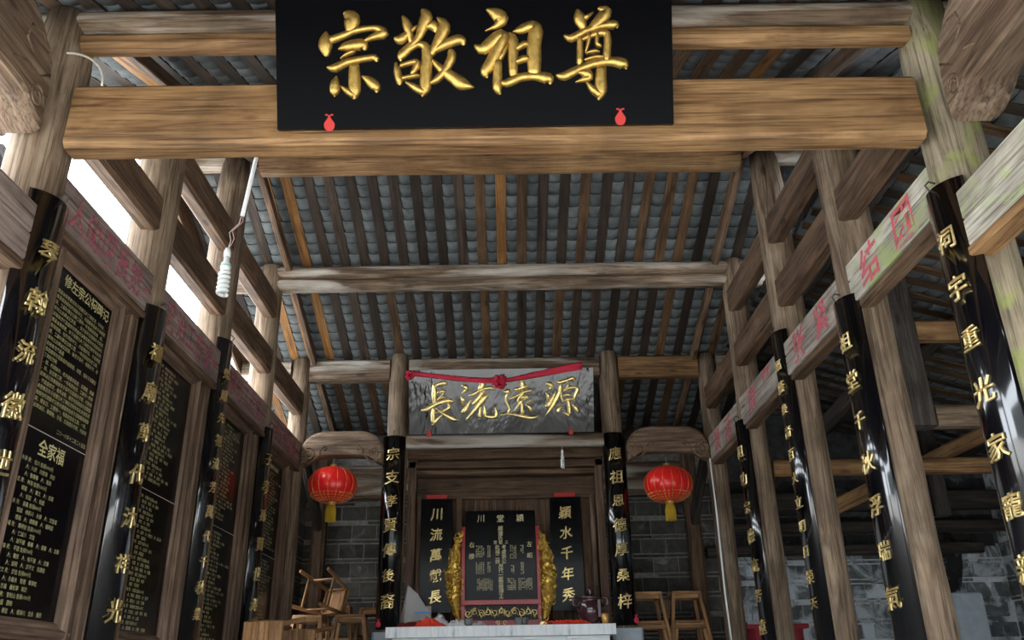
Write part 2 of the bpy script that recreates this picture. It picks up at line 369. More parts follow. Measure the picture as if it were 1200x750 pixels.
# strokes of the carved characters, in units of the tracing grid
GL = {
'宗': [[(330,30,22),(368,60,44),(362,110,38),(355,150,25)],[(195,152,6),(190,200,33),(188,250,38),(195,298,20)],
 [(225,205,22),(320,172,20),(400,142,18),(530,128,16),(578,165,30),(520,185,20),(435,220,7)],[(278,265,6),(330,250,26),(430,238,32),(452,258,20)],
 [(380,285,12),(330,305,11),(290,330,4)],[(200,388,8),(250,393,24),(330,357,20),(500,325,18),(528,340,16)],
 [(378,375,28),(378,450,33),(378,540,35),(375,585,20)],[(375,580,18),(330,547,18),(287,516,5)],[(260,450,6),(248,500,28),(245,550,28),(245,576,8)],[(430,450,6),(480,482,26),(520,522,28),(525,548,14)]],
'敬': [[(708,45,8),(735,100,26),(752,170,20),(760,225,10)],[(655,190,12),(690,200,28),(740,160,18),(800,110,6)],[(845,8,18),(865,50,36),(835,130,28),(800,200,20),(700,300,26),(690,333,12)],
 [(865,118,12),(910,107,28),(925,138,18)],[(740,268,20),(800,235,16),(850,243,24),(868,300,32),(858,400,32),(850,520,32),(832,572,12)],[(840,555,20),(780,520,20),(720,485,5)],
 [(655,355,8),(668,420,22),(680,488,18)],[(690,375,12),(780,350,16),(800,370,20),(765,430,14)],[(700,460,12),(800,440,14)],[(940,58,8),(985,110,36),(950,200,30),(900,290,20),(888,310,8)],
 [(900,290,10),(980,240,26),(1080,203,28),(1110,225,20)],[(1025,282,20),(1030,320,26),(990,400,22),(930,470,20),(875,497,6)],[(895,335,8),(960,400,24),(1040,460,32),(1100,502,36),(1172,525,5)]],
'祖': [[(130,55,8),(185,80,34),(225,118,40),(195,160,20),(160,178,10),(117,197,3)],[(45,293,8),(100,317,34),(190,243,34),(235,225,30),(213,290,34),(160,390,34),(112,468,30),(120,503,10)],
 [(195,400,24),(192,500,26),(190,580,26),(205,616,10)],[(265,290,4),(240,330,14),(215,385,12)],[(278,214,8),(300,260,28),(298,380,28),(298,490,24)],
 [(302,205,5),(360,190,26),(430,162,26),(455,200,40),(440,290,40),(440,400,40),(438,485,34)],[(320,325,12),(370,292,20),(400,292,12)],[(320,410,14),(370,387,22),(405,387,12)],
 [(217,535,10),(250,548,24),(350,510,24),(450,505,24),(530,522,34),(545,548,14)]],
'尊': [[(737,58,12),(750,110,34),(770,170,22),(776,190,6)],[(785,112,18),(840,73,3)],[(882,47,12),(930,68,32),(890,122,34),(830,180,24),(790,203,6)],[(647,225,8),(690,245,22),(780,200,20),(880,167,18),(980,157,26),(1000,172,10)],
 [(748,240,16),(748,330,18),(745,410,18)],[(757,258,10),(830,227,16),(920,212,20),(935,260,22),(930,340,22),(925,400,18)],[(815,215,12),(800,290,10),(785,340,6)],[(866,210,11),(863,285,12),(885,298,12)],
 [(790,347,8),(840,335,13),(878,340,5)],[(780,392,8),(850,374,12),(905,374,8)],[(588,490,8),(640,498,26),(740,450,22),(850,415,22),(960,402,26),(1040,422,32),(1055,448,10)],
 [(732,475,6),(790,482,28),(812,510,18),(770,522,16),(717,539,4)],[(890,445,28),(885,520,32),(885,600,32),(870,652,10)],[(880,630,22),(830,590,20),(790,540,6)]],
'長': [[(235,172,14),(240,250,26),(240,350,26),(245,430,18)],[(252,195,8),(320,167,24),(380,152,22),(408,180,10)],[(280,285,8),(340,262,16),(385,264,12)],[(372,285,9),(330,330,10),(292,370,10)],[(285,375,10),(340,347,12),(390,350,10)],
 [(68,512,6),(130,510,26),(280,430,22),(430,392,24),(498,410,14)],[(225,492,22),(220,590,24),(220,690,24)],[(225,700,20),(300,620,14),(350,575,4)],[(430,442,14),(445,480,18),(360,530,14),(270,550,5)],[(257,490,6),(330,550,14),(430,610,28),(490,643,28),(568,650,4)]],
'流': [[(607,190,6),(655,210,28),(680,245,22),(640,275,10),(610,300,4)],[(597,345,6),(630,380,26),(620,430,14),(618,465,4)],[(605,540,16),(640,540,28),(700,440,14),(740,375,3)],[(850,147,16),(890,180,34),(860,240,28),(832,258,8)],
 [(707,325,8),(760,315,18),(860,257,16),(1000,227,18),(1053,255,10)],[(900,282,22),(850,350,22),(770,440,20),(757,453,6)],[(950,332,20),(880,410,24),(780,530,20),(672,648,12)],[(860,490,10),(850,570,16),(850,620,18)],
 [(915,460,6),(920,540,18),(925,605,20),(990,620,22),(1070,610,22),(1075,550,16),(1050,490,5)]],
'遠': [[(22,290,8),(60,282,28),(100,292,22),(60,340,12),(50,400,10),(75,460,12),(100,520,14),(80,558,12)],[(257,122,8),(275,170,24),(275,230,22),(270,260,14)],[(157,255,10),(220,250,22),(328,212,22)],[(102,380,8),(180,350,14),(300,290,16),(398,267,14)],
 [(290,302,18),(230,370,14),(212,413,12)],[(225,375,8),(280,362,12),(345,350,16),(300,390,10),(222,428,7)],[(275,400,16),(200,490,12),(152,553,4)],[(270,430,16),(268,520,16),(268,573,18)],[(280,575,12),(310,520,3)],[(398,397,12),(370,420,10),(332,438,4)],[(322,465,8),(370,500,22),(395,548,14)],
 [(-14,597,8),(60,580,10),(150,590,12),(280,620,22),(400,640,22),(512,606,4)]],
'源': [[(602,182,10),(640,190,28),(678,230,18),(602,265,4)],[(592,305,6),(625,350,22),(607,408,8)],[(592,470,16),(620,480,28),(670,400,18),(725,287,4)],[(747,165,10),(800,165,22),(900,132,20),(960,112,20),(985,148,12)],
 [(790,197,16),(780,300,22),(710,440,22),(650,530,16),(582,608,4)],[(903,192,12),(870,240,12),(822,268,6)],[(800,292,10),(800,370,14),(820,430,14)],[(832,285,8),(920,242,16),(1000,242,18),(1023,270,20),(990,340,18),(970,408,12)],
 [(832,345,10),(880,336,14),(928,336,12)],[(822,420,10),(900,397,16),(978,397,12)],[(895,422,20),(905,500,22),(910,598,22)],[(905,618,14),(860,590,12),(822,575,4)],[(830,502,5),(780,510,16),(755,558,20),(750,578,8)],[(947,470,6),(990,512,24),(1015,560,22),(1010,578,8)]],
}

# ------------------------------------------------------------------ key positions
YA, YB, YC, YD, YE, YF = 3.178, 4.350, 5.550, 6.758, 7.957, 9.16
ROWS = dict(A=YA, B=YB, C=YC, D=YD, E=YE)
FRONT = [(0.75, 3.13), (1.98, 3.58), (YA, 4.02), (YB, 4.46), (YC, 4.88)]
REAR = [(YC, 4.88), (YD, 4.46), (YE, 4.02), (YF, 3.62), (9.9, 3.40)]
W = 2.06

# ------------------------------------------------------------------ setting: ground and shell
box('floor', -2.6, 5.6, 1.45, 9.6, -.12, 0, 'floor', kind='structure', c=.01)
add('floor_courtyard', newmesh('floor_courtyard', *boxVF(-14, 16, -12, 16, -.5, -.13), mat='yard'), kind='structure')
add('wall_courtyard', newmesh('wall_courtyard', *boxVF(-14, 16, -7.5, -7.2, -.3, 4.2), mat='outer'), kind='structure')

# ------------------------------------------------------------------ roofs
def batten_mat(): 
    r = R(); return 'batten_dark' if r < .66 else ('batten_brown' if r < .93 else 'batten_orange')
def tile_me(w=.085, sag=.034, L=.175, t=.009, name='roof_tile'):
    V = []; F = []; n = 6
    for y in (0, L):
        for k in range(n+1):
            u = -1+2*k/n; x = u*w; z = -sag*(1-u*u)
            V.append((x, y, z)); V.append((x, y, z-t))
    m = 2*(n+1)
    for k in range(n):
        a = 2*k
        F += [(a, a+2, m+a+2, m+a), (a+1, m+a+1, m+a+3, a+3), (a, a+1, a+3, a+2), (m+a, m+a+2, m+a+3, m+a+1)]
    F += [(0, m, m+1, 1), (m-2, m-1, 2*m-1, 2*m-2)]
    return V, F
def roof(name, poly, u0, u1, pitch, frame, rng=(0, 300), label=None, pick=None, bw=.085, expo=.122, mats=None):
    """poly: list of points (s-axis, height); frame(u, p, t) gives a matrix with x across, y down the slope, z up"""
    root = empty(name, frame(u0, poly[0][0], poly[0][1], 1, 0)[0].translation, kind='structure')
    nb = int(round((u1-u0)/pitch))
    Vt, Ft = tile_me(pitch*.49); tm = newmesh('roof_tile', Vt, Ft, 'tile', True)
    acc = []; npick = 0
    for j in range(len(poly)-1):
        (a, za), (b, zb) = poly[j], poly[j+1]; L = math.hypot(b-a, zb-za); ca, sa = (b-a)/L, (zb-za)/L
        bms = {}
        for mt in ('batten_dark', 'batten_brown', 'batten_orange'):
            V, F = prism(L+.03, rectprof(bw, .028, .003)); bms[mt] = newmesh('batten', V, F, mt)
        for k in range(nb+1):
            X, sgn = frame(u0+k*pitch+(R()-.5)*.014, a, za, ca, sa)
            mt = (mats or batten_mat)()
            # batten runs along its own x: rotate the frame
            ex, ey, ez = X.col[0].xyz, X.col[1].xyz, X.col[2].xyz
            Xb = axes(X.translation+ez*(.014+(R()-.5)*.006), ey, -ex, ez)
            add('batten', bms[mt], Xb, root)
        rows = int(L/expo); e = L/rows
        for r in range(rows):
            for k in range(nb):
                X, sgn = frame(u0+(k+.5)*pitch, a, za, ca, sa)
                Xt = X @ Matrix.Translation(((R()-.5)*.008, r*e-.02+(R()-.5)*.008, .036+(R()-.5)*.003)) @ Matrix.Rotation(.085, 4, 'X') @ Matrix.Rotation((R()-.5)*.05, 4, 'Z')
                if pick and pick(j, r, k) and npick < 300:
                    add('tile', tm, Xt, root); npick += 1
                else: acc.append(([Xt @ Vector(v) for v in Vt], Ft))
    V, F = merge(acc)
    loc = WMX[root.name]; inv = loc.inverted()
    add('tile_course', newmesh('tile_course', [inv @ Vector(v) for v in V], F, 'tile', True), loc, root, kind='stuff')
    # cover tiles over the joints: one corrugated layer above
    V = []; F = []; nu = nb*6; m = len(poly)
    for i, (a, za) in enumerate(poly):
        b, zb = poly[i+1] if i < m-1 else poly[i-1]
        L = math.hypot(b-a, zb-za); s = 1 if i < m-1 else -1
        X, _ = frame(u0, a, za, s*(b-a)/L, s*(zb-za)/L)
        for k in range(nu+1):
            u = (u1-u0)*k/nu; V.append(inv @ (X @ Vector((u*(1 if _ > 0 else -1), 0, .085+.022*math.cos(2*PI*k/6)))))
    for i in range(m-1):
        for k in range(nu): F.append((i*(nu+1)+k, i*(nu+1)+k+1, (i+1)*(nu+1)+k+1, (i+1)*(nu+1)+k))
    add('cover_tiles', newmesh('cover_tiles', V, F, 'tile', True), loc, root, kind='stuff')
    return root
def fr_rear(u, a, z, ca, sa):
    ey = Vector((0, ca, sa)); ex = Vector((1, 0, 0)); return axes((u, a, z), ex, ey, ex.cross(ey)), 1
def fr_front(u, a, z, ca, sa):     # runs down the slope toward the camera
    ey = Vector((0, ca, sa)); ex = Vector((-1, 0, 0)); return axes((u, a, z), ex, ey, ex.cross(ey)), -1
def fr_side(u, a, z, ca, sa):      # across = Y, down = +X
    ey = Vector((ca, 0, sa)); ex = Vector((0, -1, 0)); return axes((a, u, z), ex, ey, ex.cross(ey)), -1
PIT = .175
roof('ceiling_rear', REAR, -2.625, 2.625, PIT, fr_rear, pick=lambda j, r, k: j == 0)
roof('ceiling_front', FRONT[::-1], -2.625, 2.625, PIT, fr_front, pick=lambda j, r, k: j in (1, 2) and r % 3 == 0)
SZ = lambda x: 4.02-.30*(x-2.3)
roof('ceiling_aisle', [(2.22, SZ(2.22)), (5.6, SZ(5.6))], 1.2, 9.85, .2, fr_side, pick=lambda j, r, k: r < 12 and k < 25,
     mats=lambda: ('batten_dark' if R() < .5 else 'batten_brown' if R() < .7 else 'batten_orange'))

# ------------------------------------------------------------------ columns
def column(x, y, h, r, mat, label, name='column', fl=0.0, **kw):
    V, F = prism(h-fl, roundprof(r, 20), 14, .008)
    n = 20
    top = len(V)-n
    for i in range(n):  # rounded head
        v = V[top+i]; V[top+i] = (v[0], v[1]*.86, v[2]*.86)
    return add(name, newmesh('column', V, F, mat, True), along((x, y, fl), (x, y, h))[0], label=label, category='column', **kw)
CT = dict(A=4.0, B=4.45, C=4.78, D=4.47, E=4.03)
names_l = dict(A='琴翰流徽世澤長', B='禰廟萬代沐祥光', C='榮耀先祖流芳萬代千秋業', D='子孝孫賢世澤長')
names_r = dict(A='祠宇重光家寵新', B='祖堂千秋浮瑞氣', C='福蔭後裔百大立明日榮天', D='祖功宗德流芳遠')
side_w = {-1: 'left', 1: 'right'}
pos_w = dict(A='under the end of the big tie beam', B='second from the front', C='third from the front, under the ridge beam', D='fourth from the front', E='at the outer end of the altar row')
col_obj = {}
for s in (-1, 1):
    for k, y in ROWS.items():
        r = .128 if k in 'AB' else .118 if k == 'C' else .105 if k == 'D' else .092
        mat = 'column_moss' if (s == 1 and k == 'A') else 'column'
        x = s*W if k != 'E' else s*2.03
        col_obj[s, k] = column(x, y, CT[k]-.02, r, mat, f'round weathered timber column on the {side_w[s]} side, {pos_w[k]}')
    column(s*W, 1.98, 3.55, .12, 'column', f'porch column outside the {side_w[s]} side of the tie beam')
for s in (-1, 1):
    column(s*1.045, YE, 4.045, .098, 'column', f'round column left of the source plaque, carrying a black couplet board' if s < 0 else 'round column right of the source plaque, carrying a black couplet board')

# couplet boards -------------------------------------------------------
def gourd(name, X, s, parent, mat='red_paper'):
    out = []
    for i in range(20):
        a = 2*PI*i/20; rr = .5*(1+.18*math.cos(a)); x = rr*math.sin(a)*.8; z = -.5*math.cos(a)*1.0
        x *= (1-max(0, z)*1.5); z *= 1.2
        out.append((x*s, z*s))
    out += []
    V, F = pillow(out, .004, .001); V2, F2 = boxVF(-.12*s, .12*s, -.002, .002, .5*s, .62*s)
    V3, F3 = boxVF(.1*s, .3*s, -.002, .002, .58*s, .7*s); V4, F4 = boxVF(-.3*s, -.1*s, -.002, .002, .58*s, .7*s)
    V, F = merge([(V, F), (V2, F2), (V3, F3), (V4, F4)])
    return add(name, newmesh(name, V, F, mat), X, parent)
def couplet(cx, cy, nrm, z0, z1, rad, half, chars, zs, csize, label, cang=0., sticker=True):
    """curved board hugging a column; nrm = angle its middle faces; chars down its middle"""
    def P(a, r, z): return Vector((cx+r*math.cos(nrm+a), cy+r*math.sin(nrm+a), z))
    root = empty('couplet_board', P(0, rad, z0), label=label, category='sign', group='curved couplet boards on the columns')
    V = []; F = []; n = 18
    o0 = WMX[root.name].translation
    for z in (z0, z1):
        for r in (rad, rad-.02):
            for i in range(n+1): V.append(P(-half+2*half*i/n, r, z)-o0)
    q = n+1
    for i in range(n):
        F += [(i, i+1, 2*q+i+1, 2*q+i), (q+i, 3*q+i, 3*q+i+1, q+i+1), (i, q+i, q+i+1, i+1), (2*q+i, 2*q+i+1, 3*q+i+1, 3*q+i)]
    F += [(0, 2*q, 3*q, q), (n, q+n, 3*q+n, 2*q+n)]
    me = newmesh('board', V, F, 'lacquer', True)
    for p in me.polygons:
        if abs(p.normal.z) > .5: p.use_smooth = False
    add('board', me, WMX[root.name], root)
    for i, ch in enumerate(chars):
        V, F = glyph(ch, True, .010); V = brush(V, i*1.7+len(chars)); cs = csize*(1+.08*math.sin(i*2.3))
        zc = zs[i]; VV = []
        for v in V:
            a = cang+v.x*cs/rad; VV.append(P(a, rad+.0005+v.z*cs*1.6, zc+v.y*cs)-o0-Vector((0, 0, zc-z0)))
        add('character', newmesh('character', VV, F, 'gold_paint'), T(0, 0, zc-z0) @ WMX[root.name], root)
    # iron hook over the board
    hp = P(0, rad-.01, z1)
    tube('hook', [hp+Vector((0, 0, -.01)), hp+Vector((0, 0, .03))+.02*Vector((math.cos(nrm), math.sin(nrm), 0)), hp+Vector((0, 0, .05)), hp+Vector((0, 0, .04))-.03*Vector((math.cos(nrm), math.sin(nrm), 0))], .004, 'steel', root, 6)
    return root
zs7 = [2.695-.2245*i for i in range(7)]
zs11 = [3.0-.158*i for i in range(11)]
CSZ = .108
for s in (-1, 1):
    nm = names_l if s < 0 else names_r
    for k in 'ABCD':
        nrm = 0.0 if s < 0 else PI
        tilt = .22*(-1 if s < 0 else 1)   # characters turned a little toward the door
        z1 = 2.955 if k != 'C' else 3.25
        z = zs7 if k != 'C' else zs11
        rr = {'A': .15, 'B': .15, 'C': .126, 'D': .127}[k]
        where = {'A': 'the front column', 'B': 'the second column', 'C': 'the third column', 'D': 'the fourth column'}[k]
        cnt = {'A': 'the one nearest the viewer', 'B': 'second from the viewer', 'C': 'the taller one with small gold characters', 'D': 'the one nearest the altar'}[k]
        couplet(s*(W-.015), ROWS[k], nrm, 1.02 if k != 'C' else 1.2, z1, rr, 1.12, nm[k], z, CSZ if k != 'C' else .082,
                f'curved black couplet board on the {side_w[s]} side, {cnt}', cang=tilt)
zsE = [3.01-.2225*i for i in range(7)]
for s, t, wd in ((-1, '宗支孝賢傳後裔', 'left'), (1, '應祖恩德厚桑梓', 'right')):
    c = couplet(s*1.045-(.02 if s < 0 else -.0), YE-.0, -PI/2, 1.44, 3.19, .118, 1.12, t, [z-(.03 if s > 0 else 0) for z in zsE], .126,
            f'curved black couplet board just {wd} of the altar, facing the door')
    gourd('paper_gourd', T(s*1.045-(.09 if s < 0 else -.09), YE-.115, 1.49), .055, c, 'red_cloth')

# ------------------------------------------------------------------ cross beams
b = empty('tie_beam', (0, YA-.08, 3.17), label='thick honey-brown tie beam behind the great top plaque', category='beam')
V, F = prism(3.79, rectprof(.13, .335, .022), 12, .0015)
add('beam', newmesh('beam', V, F, 'tie'), along((-1.9, YA-.048, 3.345), (1.89, YA-.048, 3.345))[0], b)
b = empty('front_purlin', (0, YA, 3.75), label='two-stick purlin above the thick tie beam, nearly touching the frame top', category='beam')
bar('lower_board', (-1.95, YA-.03, 3.80), (1.95, YA-.03, 3.80), .10, .10, 'tie', b, .03, seg=8, jit=.004)
bar('upper_log', (-2.62, YA, 3.925), (2.5, YA, 3.925), .17, .15, 'purlin', b, seg=14, jit=.008, prof=roundprof(.085, 14, .082), smooth=True)
b = empty('second_purlin', (0, YB, 4.2), label='round purlin of the second row, mostly hidden behind the top plaque', category='beam')
bar('lower_board', (-1.95, YB, 4.25), (1.95, YB, 4.25), .10, .10, 'purlin', b, .03)
bar('upper_log', (-2.62, YB, 4.365), (2.5, YB, 4.365), .17, .15, 'purlin', b, seg=14, jit=.008, prof=roundprof(.08, 14), smooth=True)
b = empty('ridge_beam', (0, YC, 4.64), label='round ridge beam at the peak of the roof just under the tie beam', category='beam')
bar('log', (-1.86, YC, 4.755), (1.86, YC, 4.755), .22, .22, 'tie', b, seg=16, jit=.006, prof=roundprof(.112, 18), smooth=True)
bar('outer_end', (-2.62, YC, 4.775), (-2.07, YC, 4.775), .22, .22, 'purlin', b, seg=4, jit=.004, prof=roundprof(.09, 16), smooth=True)
bar('outer_end', (2.07, YC, 4.775), (2.5, YC, 4.775), .22, .22, 'purlin', b, seg=4, jit=.004, prof=roundprof(.09, 16), smooth=True)
b = empty('rear_purlin', (0, YD, 4.2), label='pale two-log purlin halfway down the rear roof slope', category='beam')
bar('lower_log', (-2.62, YD, 4.265), (2.5, YD, 4.265), .1, .1, 'purlin', b, seg=16, jit=.006, prof=roundprof(.068, 14, .062), smooth=True)
bar('upper_log', (-2.62, YD, 4.385), (2.5, YD, 4.385), .1, .1, 'purlin', b, seg=16, jit=.010, prof=roundprof(.075, 14, .066), smooth=True)
b = empty('altar_purlin', (0, YE, 3.77), label='square purlin running across behind the source plaque', category='beam')
for x0, x1 in ((-1.94, -1.14), (-.95, .95), (1.14, 1.94)):
    bar('beam', (x0, YE, 3.885), (x1, YE, 3.885), .12, .22, 'purlin' if x0 < 1 else 'tie', b, .02, seg=4, jit=.001)
for x0, x1 in ((-2.62, -2.13), (2.13, 2.5)): bar('beam', (x0, YE, 3.9), (x1, YE, 3.9), .1, .18, 'purlin', b, .02)
bar('eave_purlin', (-2.4, YF, 3.51), (2.4, YF, 3.51), .15, .15, 'sooty', seg=8, jit=.006, prof=roundprof(.075, 12), smooth=True, label='dark purlin over the rear wall behind the crescent beams', category='beam')
bar('porch_purlin', (-2.5, 1.98, 3.50), (2.5, 1.98, 3.50), .15, .15, 'purlin', seg=8, jit=.006, prof=roundprof(.075, 12), smooth=True, label='porch purlin overhead in front of the top plaque', category='beam')
bar('plaque_lintel', (-.95, YE-.02, 3.135), (.95, YE-.02, 3.135), .12, .125, 'purlin', c=.015, label='pale lintel under the source plaque between the altar columns', category='beam')

# gable rafters beside the columns
for s in (-1, 1):
    for (a, za), (c_, zc), nmx in (((YC, 4.80), (YD, 4.42), 'upper'), ((YD, 4.40), (YE, 3.98), 'middle'), ((YE, 3.96), (YF, 3.58), 'lower')):
        bar('gable_rafter', (s*1.90, a+.03, za-.03), (s*1.90, c_-.03, zc-.01), .05, .085, 'frame', c=.006,
            label=f'{nmx} gable rafter of the rear slope beside the {side_w[s]} columns', category='rafter')
    for (a, za), (c_, zc), nmx in (((YA, 3.98), (YB, 4.38), 'lower'), ((YB, 4.40), (YC, 4.80), 'upper')):
        bar('gable_rafter', (s*1.90, a+.03, za-.03), (s*1.90, c_-.03, zc-.03), .05, .085, 'frame', c=.006,
            label=f'{nmx} gable rafter of the front slope beside the {side_w[s]} columns', category='rafter')
# left bargeboards outside
for (a, za), (c_, zc), nm_ in (((1.5, 3.33), (YC, 4.80), 'front'), ((YC, 4.80), (9.6, 3.42), 'rear')):
    bar('bargeboard', (-2.65, a, za), (-2.65, c_, zc), .03, .20, 'frame', c=.004, label=f'weathered bargeboard along the {nm_} slope of the left gable', category='board')
    bar('bargeboard', (2.65, a, za-.03), (2.65, c_, zc-.03), .03, .26, 'sooty', c=.004, label=f'dark bargeboard along the {nm_} slope of the right gable', category='board')

# ------------------------------------------------------------------ longitudinal beams with slogans
slog = {-1: dict(A='人的因素第一', B='政治工作第一', C='思想工作第一', D='活的思想第一'), 1: dict(A='团结', B='紧张', C='严肃', D='活泼')}
order = 'ABCDE'
def slogan_beam(s, k):
    y0 = ROWS[k]+.06; y1 = ROWS[order[order.index(k)+1]]-.05
    x = s*2.01; face = s*1.96
    mat = 'whitewash_shaded' if s < 0 else 'whitewash'
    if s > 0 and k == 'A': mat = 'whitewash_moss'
    nxt = {'A': 'first', 'B': 'second', 'C': 'third', 'D': 'last'}[k]
    root = empty('slogan_beam', (x, y0, 2.88), label=f'{nxt} painted beam from the door on the {side_w[s]} side, with faded red characters {slog[s][k]}', category='beam')
    box('plank', x-.05, x+.05, y0, y1, 3.045, 3.145, mat, root, c=.006)
    box('plank', x-.05, x+.05, y0, y1, 2.905, 3.04, mat, root, c=.006)
    box('lower_lip', x-.035, x+.055, y0, y1, 2.865, 2.903, 'frame', root, c=.006)
    t = slog[s][k]; n = len(t); L = y1-y0
    sz = .215 if s > 0 else .165; sp = .33 if s > 0 else .163; start = .22 if s > 0 else .12
    for i, ch in enumerate(t):
        V, F = glyph(ch, False, .022, 2); V = brush(V, i*2.1+n, .5)
        yy = y0+(start+.05+sp*i if s < 0 else .33+.42*i)
        ex = Vector((0, 1 if s < 0 else -1, 0)); ez = Vector((-s, 0, 0)); ey = Vector((0, 0, 1))
        X = axes((face-s*.0015, yy, 3.022), ex*sz*(.92 if s < 0 else 1.15), ey*sz*(1.15 if s < 0 else 1.02), ez)
        VV = [(X.to_3x3() @ v) for v in V]
        add('character', newmesh('character', VV, F, 'paint_red' if s > 0 else 'paint_faded'), T(*X.translation), root)
for s in (-1, 1):
    for k in 'ABCD': slogan_beam(s, k)
for s in (-1, 1):
    for k in 'ABCD':
        y0 = ROWS[k]+.02; y1 = ROWS[order[order.index(k)+1]]-.02
        nxt = {'A': 'first', 'B': 'second', 'C': 'third', 'D': 'last'}[k]
        bar('upper_side_beam', (s*2.025, y0, 3.535), (s*2.025, y1, 3.535), .11, .235, 'frame', c=.02, seg=4, jit=.002,
            label=f'{nxt} brown beam above the slogan beams on the {side_w[s]} side, counted from the door', category='beam')
    for k in 'BC':
        y0 = ROWS[k]+.02; y1 = ROWS[order[order.index(k)+1]]-.02
        bar('top_side_beam', (s*2.025, y0, 4.04), (s*2.025, y1, 4.04), .11, .23, 'frame', c=.02, seg=4, jit=.002,
            label=f'highest side beam on the {side_w[s]}, {"on the door side of" if k == "B" else "on the altar side of"} the ridge column', category='beam')
    # porch ones
    root = empty('porch_slogan_beam', (s*1.99, 2.09, 2.6), label=f'painted porch beam running out toward the viewer at the {side_w[s]} edge', category='beam')
    mt = 'whitewash_moss' if s > 0 else 'whitewash_shaded'
    box('plank', s*1.99-.05, s*1.99+.05, 2.09, 3.06, 2.745, 2.88, mt, root, c=.006)
    box('plank', s*1.99-.05, s*1.99+.05, 2.09, 3.06, 2.62, 2.742, mt, root, c=.006)
    box('lower_lip', s*1.99-.06, s*1.99+.05, 2.09, 3.06, 2.575, 2.617, 'tie' if s > 0 else 'frame', root, c=.006)

# crescent beams -------------------------------------------------------
def crescentVF(L, hb, ht, sh, d, b):
    """crescent beam along x (centred), z from 0 to ht, thickness d along y with soft rims"""
    n = 28; cols = []
    for i in range(n+1):
        u = .5-.5*math.cos(PI*i/n); x = L*(u-.5); e = min(u, 1-u)*L
        zb = hb*min(1, e/(.16*L))**1.3*(.75+.25*math.sin(PI*u)); k = min(1, e/(sh*1.2))
        cols.append((x, zb, ht-sh+sh*math.sqrt(max(0, 1-(1-k)**2))))
    V = []; F = []
    for y, k in ((-d/2, 1), (-d/2+b*.3, .4), (-d/2+b, 0), (d/2-b, 0), (d/2-b*.3, .4), (d/2, 1)):
        for x, a, c in cols: V.append((x*(1-k*b/L*1.5), y, a+b*k*.6))
        for x, a, c in cols: V.append((x*(1-k*b/L*1.5), y, c-b*k))
    m = n+1; S_ = 2*m
    for r in range(5):
        for i in range(n):
            F.append((r*S_+i, r*S_+i+1, (r+1)*S_+i+1, (r+1)*S_+i)); F.append((r*S_+m+i, (r+1)*S_+m+i, (r+1)*S_+m+i+1, r*S_+m+i+1))
        F.append((r*S_, (r+1)*S_, (r+1)*S_+m, r*S_+m)); F.append((r*S_+n, r*S_+m+n, (r+1)*S_+m+n, (r+1)*S_+n))
    for r in (0, 5):
        for i in range(n): q = (r*S_+i, r*S_+m+i, r*S_+m+i+1, r*S_+i+1); F.append(q if r == 0 else q[::-1])
    return V, F
def spiral(cx, cz, r, turns=1.6, a0=0, d=1, n=26):
    return [(cx+r*(1-.8*i/n)*math.cos(a0+d*2*PI*turns*i/n), cz+r*(1-.8*i/n)*math.sin(a0+d*2*PI*turns*i/n)) for i in range(n+1)]
for s in (-1, 1):
    wd = side_w[s]
    root = empty('crescent_beam', (s*1.56, YE-.02, 2.94), label=f'carved crescent beam with scroll ends above the {wd} lantern', category='beam')
    V, F = crescentVF(.80, .085, .335, .20, .15, .03); V = [(x, y, z-.035) for x, y, z in V]
    X = T(s*1.56, YE-.03, 2.95)
    add('beam', newmesh('beam', V, F, 'crescent', False), X, root)
    for q in (-1, 1):
        pts = [(q*.31+q*(x-.0)*1, -.1, z) for x, z in spiral(0, .075, .06, 1.7, 1.2, 1)]
        tube('scroll_carving', [(p[0], -.078, p[2]) for p in pts], .008, 'crescent', root, 6, X)
        pts = [(q*.24, -.078, .02), (q*.205, -.078, .07), (q*.20, -.078, .12), (q*.16, -.078, .15), (q*.14, -.078, .12), (q*.165, -.078, .105)]
        tube('scroll_carving', pts, .006, 'crescent', root, 6, X)
        pts = [(q*.37, -.078, .01), (q*.34, -.078, -.005), (q*.29, -.078, -.01), (q*.25, -.078, .02), (q*.245, -.078, .05)]
        tube('scroll_carving', pts, .009, 'crescent', root, 6, X)
    # porch crescent beams
    root = empty('porch_crescent_beam', (s*2.0, 2.55, 3.23), label=f'massive rounded crescent beam at the top {wd} corner of the picture', category='beam')
    V, F = crescentVF(1.06, .09, .57, .36, .24, .05)
    X = axes((s*2.085, 2.50, 3.22), (0, 1, 0), (-s, 0, 0), (0, 0, 1))
    me = newmesh('beam', V, F, 'crescent'); add('beam', me, X, root)
    for tp in ([(.46, .31), (.42, .37), (.36, .40), (.28, .38), (.27, .30), (.33, .27)], [(.47, .26), (.40, .20), (.30, .20), (.22, .16)], [(.42+.05*math.cos(t*.5)*(1-t/30), .11+.055*math.sin(t*.5)*(1-t/30)) for t in range(20)]):
        tube('scroll_carving', [(a, .121, b_) for a, b_ in tp], .006, 'crescent', root, 6, X)

